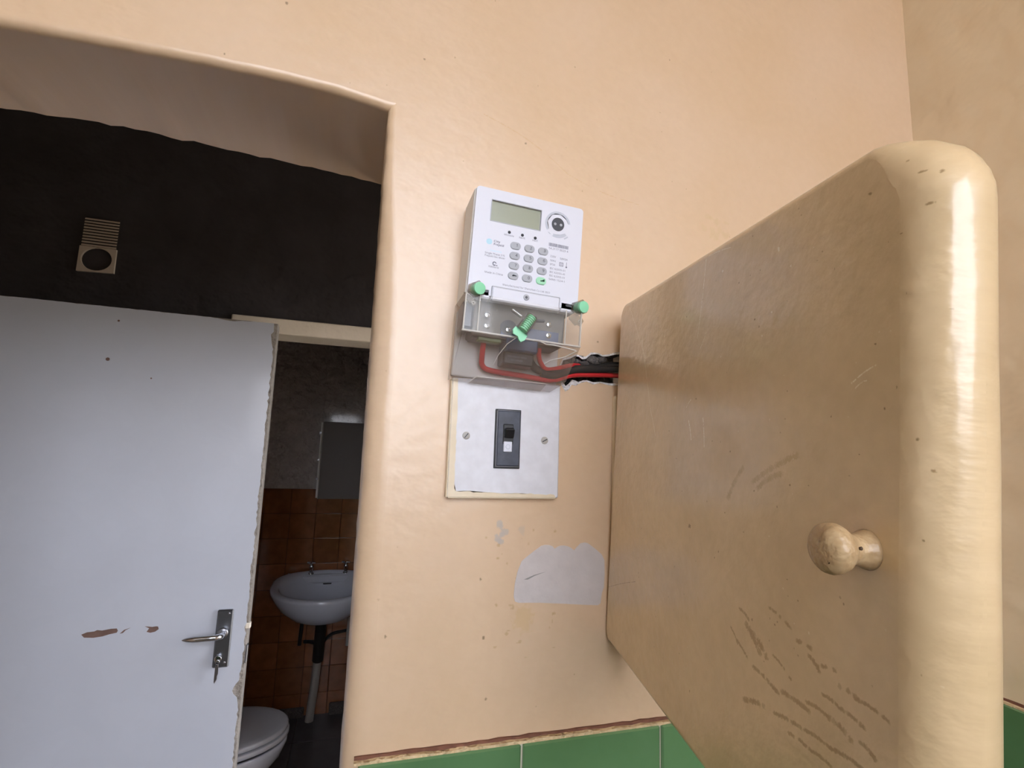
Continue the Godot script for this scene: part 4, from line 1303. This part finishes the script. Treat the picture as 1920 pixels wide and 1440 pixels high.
# ------------------------------------------------------------------ hall beyond the opening: white door, dark wall, vent
const ZP := -1.30           # partition in front of the bathroom
func build_hall() -> void:
	# partition with the bathroom doorway
	var st := mb()
	for e in [[-1.6, 0.0, -0.425, CEIL], [0.335, 0.0, 1.3, CEIL], [-0.425, 2.012, 0.335, CEIL]]:
		cbox(st, Vector3((e[0] + e[2]) * 0.5, (e[1] + e[3]) * 0.5, ZP - 0.06), Vector3(e[2] - e[0], e[3] - e[1], 0.12))
	struct(obj("wall_hall", st, M.dark_wall), "near-black wall above the white door")
	slab("wall_hall_left", Vector3(-1.27, 0, ZP), Vector3(-1.15, CEIL, -THICK), M.hall)
	# far end of the hall, with the glazed door that lights it
	st = mb()
	for e in [[0.0, ZP, CEIL, -1.22], [0.0, -0.24, CEIL, -THICK], [2.25, -1.22, CEIL, -0.24], [0.0, -1.22, 0.25, -0.24]]:
		cbox(st, Vector3(1.26, (e[0] + e[2]) * 0.5, (e[1] + e[3]) * 0.5), Vector3(0.12, e[2] - e[0], e[3] - e[1]))
	struct(obj("wall_hall_right", st, M.hall))
	var gd := Node3D.new()
	gd.name = "window_2"
	add_child(gd)
	gd.position = Vector3(1.28, 0.25, -0.73)
	struct(gd, "glazed light at the end of the hall")
	st = mb()
	for e in [[0.02, 0.0, 0.04, 0.98], [1.98, 0.0, 0.04, 0.98]]:
		cbox(st, Vector3(0, e[0], 0), Vector3(0.05, e[2], e[3]), 0.004)
	for zz in [-0.47, 0.47]:
		cbox(st, Vector3(0, 1.0, zz), Vector3(0.05, 1.92, 0.04), 0.004)
	obj("window_frame", st, M.window_frame, gd)
	st = mb()
	cbox(st, Vector3(0, 1.0, 0), Vector3(0.004, 1.92, 0.90))
	obj("pane", st, M.glass, gd)
	# frame of the bathroom doorway
	var tr := Node3D.new()
	tr.name = "trim_1"
	add_child(tr)
	tr.position = Vector3(-0.045, 0, ZP)
	struct(tr, "beige painted frame of the bathroom doorway")
	st = mb()
	cbox(st, Vector3(0, 1.9865, -0.055), Vector3(0.76, 0.051, 0.13), 0.003)
	obj("header", st, M.trim, tr)
	for s in [-1, 1]:
		st = mb()
		cbox(st, Vector3(s * 0.3555, 0.980, -0.055), Vector3(0.049, 1.960, 0.13), 0.003)
		obj("jamb", st, M.trim, tr)
	# the white door, opened flat against the dark wall
	var d := Node3D.new()
	d.name = "door_1"
	add_child(d)
	d.position = Vector3(-0.2712, 0.0, -1.200)
	d.rotation.y = deg_to_rad(2.0)
	struct(d, "white painted flush door with chipped edges and chrome lever handle")
	var dw := 0.815
	var dh := 1.974
	st = mb()
	cbox(st, Vector3(-dw * 0.5, dh * 0.5 + 0.004, -0.022), Vector3(dw, dh - 0.008, 0.042), 0.0015)
	obj("leaf", st, M.door_wood, d)
	# paint skin with a jagged outline where it has chipped away
	var nz := noise(5.0, 99, 4)
	var poly := PackedVector2Array()
	poly.append(Vector2(-dw, 0.01))
	poly.append(Vector2(-0.008, 0.01))
	var y := 0.03
	while y < dh - 0.02:
		var ins := 0.0075 + nz.get_noise_1d(y * 25.0) * 0.005 + nz.get_noise_1d(y * 90.0) * 0.0025
		ins += 0.016 * exp(-pow((y - 0.905) / 0.022, 2.0)) + 0.008 * exp(-pow((y - 1.93) / 0.03, 2.0))
		poly.append(Vector2(-maxf(ins, 0.001), y))
		y += 0.009
	var xx := -0.012
	while xx > -dw:
		var ins := 0.0022 + absf(nz.get_noise_1d(xx * 30.0 + 3.0)) * 0.003
		ins += 0.006 * exp(-pow((xx + 0.13) / 0.03, 2.0))
		poly.append(Vector2(xx, dh - ins + 0.002))
		xx -= 0.011
	poly.append(Vector2(-dw, dh - 0.002))
	st = mb()
	prism(st, poly, -0.001, 0.0007)
	obj("paint_skin", st, M.door_paint, d)
	# bare patches where a sign was torn off, old screw holes
	for q in [
		[[-0.400, 1.089], [-0.388, 1.094], [-0.372, 1.095], [-0.366, 1.098], [-0.355, 1.096], [-0.335, 1.099], [-0.322, 1.099], [-0.319, 1.093], [-0.321, 1.088], [-0.338, 1.085], [-0.352, 1.081], [-0.372, 1.079], [-0.393, 1.081]],
		[[-0.314, 1.085], [-0.305, 1.094], [-0.290, 1.099], [-0.301, 1.093], [-0.307, 1.086]],
		[[-0.252, 1.085], [-0.247, 1.094], [-0.258, 1.100], [-0.240, 1.097], [-0.231, 1.098], [-0.226, 1.097], [-0.224, 1.090], [-0.232, 1.084], [-0.243, 1.082]]]:
		var pg := PackedVector2Array()
		for v in q:
			pg.append(Vector2(v[0], v[1] - 0.006))
		st = mb()
		prism(st, pg, 0.0, 0.0010)
		obj("bare_patch", st, M.bare_brown, d)
	for q in [[-0.428, 1.822, 0.005], [-0.318, 1.776, 0.0022], [-0.415, 1.935, 0.003]]:
		st = mb()
		prism(st, ngon(9, q[2], 0.3, Vector2(q[0], q[1])), 0.0, 0.0010)
		obj("screw_hole", st, M.bare_brown, d)
	for q in [[0.000, 1.077, 0.014, 0.016], [0.003, 1.000, 0.006, 0.05]]:
		st = mb()
		cbox(st, Vector3(q[0] - 0.002, q[1], -0.008), Vector3(q[2], q[3], 0.018), 0.002)
		obj("lock_plate", st, M.trim if q[3] < 0.02 else M.steel, d)
	# lever handle on its long plate
	var hx := -0.0620
	st = mb()
	cbox(st, Vector3(hx, 1.049, 0.0045), Vector3(0.041, 0.156, 0.008), 0.003)
	var pl := obj("handle_plate", st, M.handle_plate, d)
	st = mb()
	tube(st, smooth_path([Vector3(hx, 1.064, 0.006), Vector3(hx, 1.065, 0.035), Vector3(hx - 0.006, 1.0665, 0.048), Vector3(hx - 0.020, 1.067, 0.052), Vector3(hx - 0.055, 1.066, 0.051)]), 0.0085, 12)
	lathe(st, [Vector2(0.0085, 0.0), Vector2(0.0080, 0.012), Vector2(0.0058, 0.026), Vector2(0.0022, 0.036), Vector2(0.0001, 0.038)], 12, Transform3D(Basis(Vector3(0, 0, 1), PI / 2), Vector3(hx - 0.055, 1.066, 0.051)))
	obj("lever", st, M.chrome, pl)
	st = mb()
	lathe(st, [Vector2(0.015, 0), Vector2(0.0145, 0.004), Vector2(0.011, 0.006), Vector2(0.0001, 0.006)], 18, Transform3D(Basis(Vector3.RIGHT, PI / 2), Vector3(hx - 0.002, 1.064, 0.008)))
	obj("lever_rose", st, M.steel, pl)
	st = mb()
	lathe(st, [Vector2(0.0095, 0), Vector2(0.0095, 0.009), Vector2(0.0080, 0.010), Vector2(0.0001, 0.010)], 18, Transform3D(Basis(Vector3.RIGHT, PI / 2), Vector3(hx - 0.006, 0.998, 0.008)))
	obj("lock_cylinder", st, M.chrome, pl)
	for yy in [1.116, 0.984]:
		st = mb()
		lathe(st, [Vector2(0.0035, 0), Vector2(0.003, 0.0012), Vector2(0.0001, 0.0015)], 12, Transform3D(Basis(Vector3.RIGHT, PI / 2), Vector3(hx + 0.010, yy, 0.0085)))
		obj("plate_screw", st, M.steel, pl)
	var kt := thing("key", "small flat metal key hanging from the lock of the white door", "key", d.transform * Transform3D(Basis.IDENTITY, Vector3(hx - 0.006, 0.990, 0.019)))
	st = mb()
	lathe(st, [Vector2(0.0048, 0), Vector2(0.0060, 0), Vector2(0.0060, 0.0014), Vector2(0.0048, 0.0014)], 16, Transform3D(Basis(Vector3.RIGHT, PI / 2), Vector3(0, 0.001, 0)))
	obj("key_ring", st, M.chrome, kt)
	st = mb()
	prism(st, PackedVector2Array([Vector2(-0.004, -0.008), Vector2(0.004, -0.010), Vector2(0.0045, -0.030), Vector2(0.0025, -0.036), Vector2(0.003, -0.044), Vector2(-0.002, -0.055), Vector2(-0.004, -0.050)]), 0.0, 0.002)
	cbox(st, Vector3(0, -0.007, 0.001), Vector3(0.007, 0.006, 0.003), 0.0008)
	obj("key_blade", st, M.steel, kt)
	# ventilation plate high on the dark wall
	var v := thing("wall_vent", "pale ribbed vent plate with a round hole on the dark wall", "vent", Transform3D(Basis.IDENTITY, Vector3(-0.807, 2.098, ZP)))
	st = mb()
	var outer := PackedVector2Array([Vector2(-0.049, 0.0), Vector2(0.047, 0.004), Vector2(0.046, 0.080), Vector2(-0.049, 0.080)])
	var hole := ngon(28, 0.0400, 0.0, Vector2(-0.002, 0.0425), 0.90)
	# ring of the plate round its hole, cut into two halves
	for s in [-1, 1]:
		var half := PackedVector2Array()
		if s < 0:
			half = PackedVector2Array([Vector2(-0.002, -0.001), Vector2(-0.002, 0.085), Vector2(-0.060, 0.085), Vector2(-0.060, -0.001)])
		else:
			half = PackedVector2Array([Vector2(-0.002, -0.001), Vector2(0.060, -0.001), Vector2(0.060, 0.085), Vector2(-0.002, 0.085)])
		for pc in Geometry2D.intersect_polygons(outer, half):
			for pd in Geometry2D.clip_polygons(pc, hole):
				prism(st, pd, 0.0, 0.008)
	obj("vent_plate", st, M.vent, v)
	st = mb()
	cbox(st, Vector3(-0.001, 0.124, 0.001), Vector3(0.088, 0.090, 0.002))
	obj("gap_shade", st, M.black, v)  # black sheet, shade of the louvre gaps put into its colour
	for k in 10:
		st = mb()
		cbox(st, Vector3.ZERO, Vector3(0.090, 0.0058, 0.003), 0.0006, Transform3D(Basis(Vector3.RIGHT, -0.5), Vector3(-0.001, 0.0845 + k * 0.0092, 0.006)))
		obj("louvre", st, M.vent, v)

# ------------------------------------------------------------------ bathroom behind
const ZB := -2.97
func build_bathroom() -> void:
	var zb := ZB
	var bk := slab("wall_bathroom", Vector3(-1.27, 0, zb - 0.12), Vector3(1.32, CEIL, zb), M.bath_plaster)
	slab("wall_bathroom_left", Vector3(-1.27, 0, zb), Vector3(-1.15, CEIL, ZP - 0.12), M.bath_plaster)
	slab("wall_bathroom_right", Vector3(0.75, 0, zb), Vector3(0.87, CEIL, ZP - 0.12), M.bath_plaster)
	# brown dado tiles
	var st := mb()
	cbox(st, Vector3(-0.2, 0.665, zb + 0.002), Vector3(1.9, 1.33, 0.004))
	obj("grout", st, mat(Color8(74, 48, 34), 0.8), bk)
	var ts := mb()
	cbox(ts, Vector3.ZERO, Vector3(0.1480, 0.1480, 0.008), 0.0022)
	var tm := ts.commit()
	var rng := RandomNumberGenerator.new()
	rng.seed = 3
	for r in 9:
		for c in 9:
			var o := obj("tile", tm, M.brown[rng.randi() % 4], bk)
			o.position = Vector3(-0.90 + 0.15 * c, 1.33 - 0.15 * (r + 0.5) + 0.0, zb + 0.005 + rng.randf() * 0.0006)
			o.rotation = Vector3(rng.randf_range(-0.006, 0.006), rng.randf_range(-0.006, 0.006), 0)
			if o.position.y < 0.06:
				o.scale = Vector3(1, 0.85, 1)
				o.position.y = 0.067
	# a step in the plaster above the dado
	st = mb()
	cbox(st, Vector3(0.28, 2.0, zb + 0.012), Vector3(1.02, 1.24, 0.024), 0.004)
	obj("plaster_step", st, M.bath_plaster, bk)
	# broken skirting
	st = mb()
	cbox(st, Vector3(0.25, 0.035, zb + 0.022), Vector3(0.62, 0.07, 0.028), 0.006)
	cbox(st, Vector3(-0.42, 0.030, zb + 0.022), Vector3(0.44, 0.06, 0.024), 0.006)
	var sk := struct(obj("baseboard_bathroom", st, M.plaster_raw))
	sk.set_meta("label", "broken skirting at the foot of the brown tiles")
	# dark floor tiles
	var fl: Node3D = get_node("floor")
	ts = mb()
	cbox(ts, Vector3.ZERO, Vector3(0.297, 0.01, 0.297), 0.002)
	tm = ts.commit()
	for r in 5:
		for c in 6:
			var o := obj("tile", tm, M.dark_tile[(r * 2 + c) % 3], fl)
			o.position = Vector3(-0.98 + 0.3 * c, 0.003, zb + 0.15 + 0.3 * r)
	# mirror cabinet over the basin
	var mc := thing("mirror_cabinet", "dark mirror cabinet with a pale edge above the wash basin", "cabinet", Transform3D(Basis.IDENTITY, Vector3(0.02, 1.28, zb + 0.024)))
	st = mb()
	cbox(st, Vector3(0, 0.235, 0.045), Vector3(0.48, 0.47, 0.09), 0.002)
	obj("body", st, M.pvc, mc)
	st = mb()
	cbox(st, Vector3(0.004, 0.235, 0.094), Vector3(0.478, 0.468, 0.006), 0.001)
	obj("mirror_door", st, M.mirror, mc)
	st = mb()
	cbox(st, Vector3(-0.246, 0.235, 0.050), Vector3(0.010, 0.46, 0.07), 0.002)
	var ed := obj("side_strip", st, M.window_frame, mc)
	for yy in [0.12, 0.235, 0.40]:
		st = mb()
		cbox(st, Vector3(-0.250, yy, 0.088), Vector3(0.014, 0.012, 0.008), 0.001)
		obj("clip", st, M.steel, ed)
	build_basin(Vector3(-0.135, 0.0, zb + 0.010))
	build_toilet()

func build_basin(at: Vector3) -> void:
	var t := thing("wash_basin", "white oval ceramic wash basin on the brown tiled wall", "basin", Transform3D(Basis.IDENTITY, at))
	var a := 0.285
	var b := 0.215
	var st := mb()
	# shell: from the wall ledge an oval bowl; rows run from inside bottom over the rim to the underside
	var rows := []
	var prof := [[0.02, 0.655], [0.20, 0.660], [0.48, 0.690], [0.70, 0.740], [0.80, 0.785], [0.84, 0.812], [0.88, 0.820], [0.96, 0.822], [1.0, 0.815], [1.0, 0.800], [0.94, 0.765], [0.82, 0.715], [0.62, 0.665], [0.36, 0.632], [0.14, 0.622], [0.02, 0.622]]
	for p in prof:
		var row := []
		for k in 40:
			var th := TAU * k / 40.0
			var zz: float = sin(th) * b * p[0]
			var cz := 0.215
			# the back runs out into a straight ledge against the wall
			if zz < 0 and p[0] > 0.85:
				zz = -pow(absf(sin(th)), 0.55) * b * p[0]
			row.append(Vector3(cos(th) * a * p[0], p[1] + 0.022 - 0.075 * (cz + zz) / 0.43, cz + zz))
		rows.append(row)
	grid(st, rows, true, false, -1.0)
	obj("bowl", st, M.ceramic, t)
	st = mb()
	cbox(st, Vector3(0, 0.800, 0.030), Vector3(0.46, 0.052, 0.075), 0.010)
	obj("ledge", st, M.ceramic, t)
	st = mb()
	cbox(st, Vector3(0.012, 0.772, 0.0525), Vector3(0.050, 0.011, 0.014), 0.003)
	obj("overflow", st, M.black, t)
	for s in [-1, 1]:
		var tap := Node3D.new()
		tap.name = "tap"
		t.add_child(tap, true)
		tap.position = Vector3(s * 0.1 + 0.012, 0.826, 0.035)
		tap.set_meta("label", "small chrome pillar tap")
		st = mb()
		lathe(st, [Vector2(0.017, 0), Vector2(0.017, 0.006), Vector2(0.011, 0.010), Vector2(0.012, 0.035), Vector2(0.014, 0.044), Vector2(0.009, 0.052), Vector2(0.007, 0.062), Vector2(0.0001, 0.064)], 14)
		obj("body", st, M.chrome, tap)
		st = mb()
		for q in [0.4, 0.4 + PI / 2]:
			tube(st, [Vector3(cos(q) * 0.026, 0.066, sin(q) * 0.026), Vector3(-cos(q) * 0.026, 0.066, -sin(q) * 0.026)], 0.0055, 8)
		obj("cross_head", st, M.chrome, tap)
		st = mb()
		tube(st, smooth_path([Vector3(0, 0.036, 0.005), Vector3(0, 0.040, 0.035), Vector3(0, 0.034, 0.060), Vector3(0, 0.024, 0.068)]), 0.0075, 8)
		obj("spout", st, M.chrome, tap)
	st = mb()
	lathe(st, [Vector2(0.024, 0.612), Vector2(0.030, 0.614), Vector2(0.030, 0.622), Vector2(0.020, 0.628)], 16, Transform3D(Basis.IDENTITY, Vector3(0, -0.012, 0.18)))
	obj("waste", st, M.ceramic, t)
	var p := thing("waste_pipe", "black and grey waste pipe below the wash basin", "pipe", Transform3D(Basis.IDENTITY, at))
	st = mb()
	tube(st, [Vector3(0, 0.598, 0.18), Vector3(-0.002, 0.50, 0.165), Vector3(-0.006, 0.36, 0.120)], 0.031, 14)
	obj("rubber_sleeve", st, M.pipe_black, p)
	st = mb()
	tube(st, [Vector3(-0.006, 0.37, 0.122), Vector3(-0.015, 0.20, 0.090), Vector3(-0.030, 0.0, 0.070)], 0.024, 14)
	obj("lower_pipe", st, M.pvc, p)
	for s in [-1, 1]:
		var q := thing("supply_pipe", ["thin dark supply pipe left of the basin waste", "thin dark supply pipe right of the basin waste"][(s + 1) / 2], "pipe", Transform3D(Basis.IDENTITY, at), "basin supply pipes")
		st = mb()
		if s < 0:
			tube(st, [Vector3(-0.11, 0.64, 0.055), Vector3(-0.115, 0.52, 0.045), Vector3(-0.12, 0.42, 0.035)], 0.011, 10)
			obj("riser", st, M.pipe_black, q)
			st = mb()
			tube(st, smooth_path([Vector3(-0.095, 0.435, 0.03), Vector3(-0.06, 0.440, 0.05), Vector3(-0.03, 0.452, 0.11)]), 0.010, 8)
		else:
			tube(st, smooth_path([Vector3(0.02, 0.462, 0.12), Vector3(0.06, 0.480, 0.06), Vector3(0.12, 0.485, 0.04), Vector3(0.15, 0.485, 0.03)]), 0.009, 8)
			obj("branch", st, M.pipe_black, q)
			st = mb()
			tube(st, [Vector3(0.155, 0.66, 0.05), Vector3(0.155, 0.40, 0.035)], 0.012, 10)
		obj("pipe_run", st, M.pipe_black if s < 0 else M.pvc, q)

# egg-shaped ring of the seat: tip towards +x
func egg(f: float, y: float, dx := 0.0, n := 36) -> Array:
	var row := []
	for k in n:
		var th := TAU * k / n
		var c := cos(th)
		var rx := (0.25 if c > 0 else 0.20) * f
		row.append(Vector3(dx + c * rx, y, sin(th) * 0.185 * f))
	return row

func build_toilet() -> void:
	var t := thing("toilet", "white toilet with closed lid behind the open door", "toilet", Transform3D(Basis(Vector3.UP, deg_to_rad(8.0)), Vector3(-0.45, 0.008, -1.95)))
	var st := mb()
	grid(st, [egg(0.01, 0.20), egg(0.97, 0.395), egg(1.0, 0.385), egg(1.0, 0.372), egg(0.93, 0.330), egg(0.80, 0.270, -0.02), egg(0.64, 0.20, -0.05), egg(0.54, 0.12, -0.07), egg(0.56, 0.03, -0.07), egg(0.60, 0.0, -0.07), egg(0.01, 0.0, -0.07)], true, false, -1.0)
	obj("bowl", st, M.ceramic, t)
	st = mb()
	grid(st, [egg(0.01, 0.400), egg(0.99, 0.398), egg(1.02, 0.403), egg(1.02, 0.416), egg(0.99, 0.420), egg(0.01, 0.420)], true, false, 1.0)
	obj("seat", st, M.seat, t)
	st = mb()
	grid(st, [egg(0.01, 0.4235), egg(0.97, 0.4235), egg(1.0, 0.428), egg(1.0, 0.440), egg(0.97, 0.445), egg(0.85, 0.448), egg(0.01, 0.452)], true, false, 1.0)
	obj("lid", st, M.seat, t)
	st = mb()
	cbox(st, Vector3(-0.33, 0.60, 0), Vector3(0.19, 0.36, 0.40), 0.02)
	cbox(st, Vector3(-0.33, 0.795, 0), Vector3(0.21, 0.03, 0.42), 0.01)
	obj("cistern", st, M.ceramic, t)
	st = mb()
	cbox(st, Vector3(-0.30, 0.21, 0), Vector3(0.24, 0.42, 0.22), 0.03)
	obj("pedestal", st, M.ceramic, t)
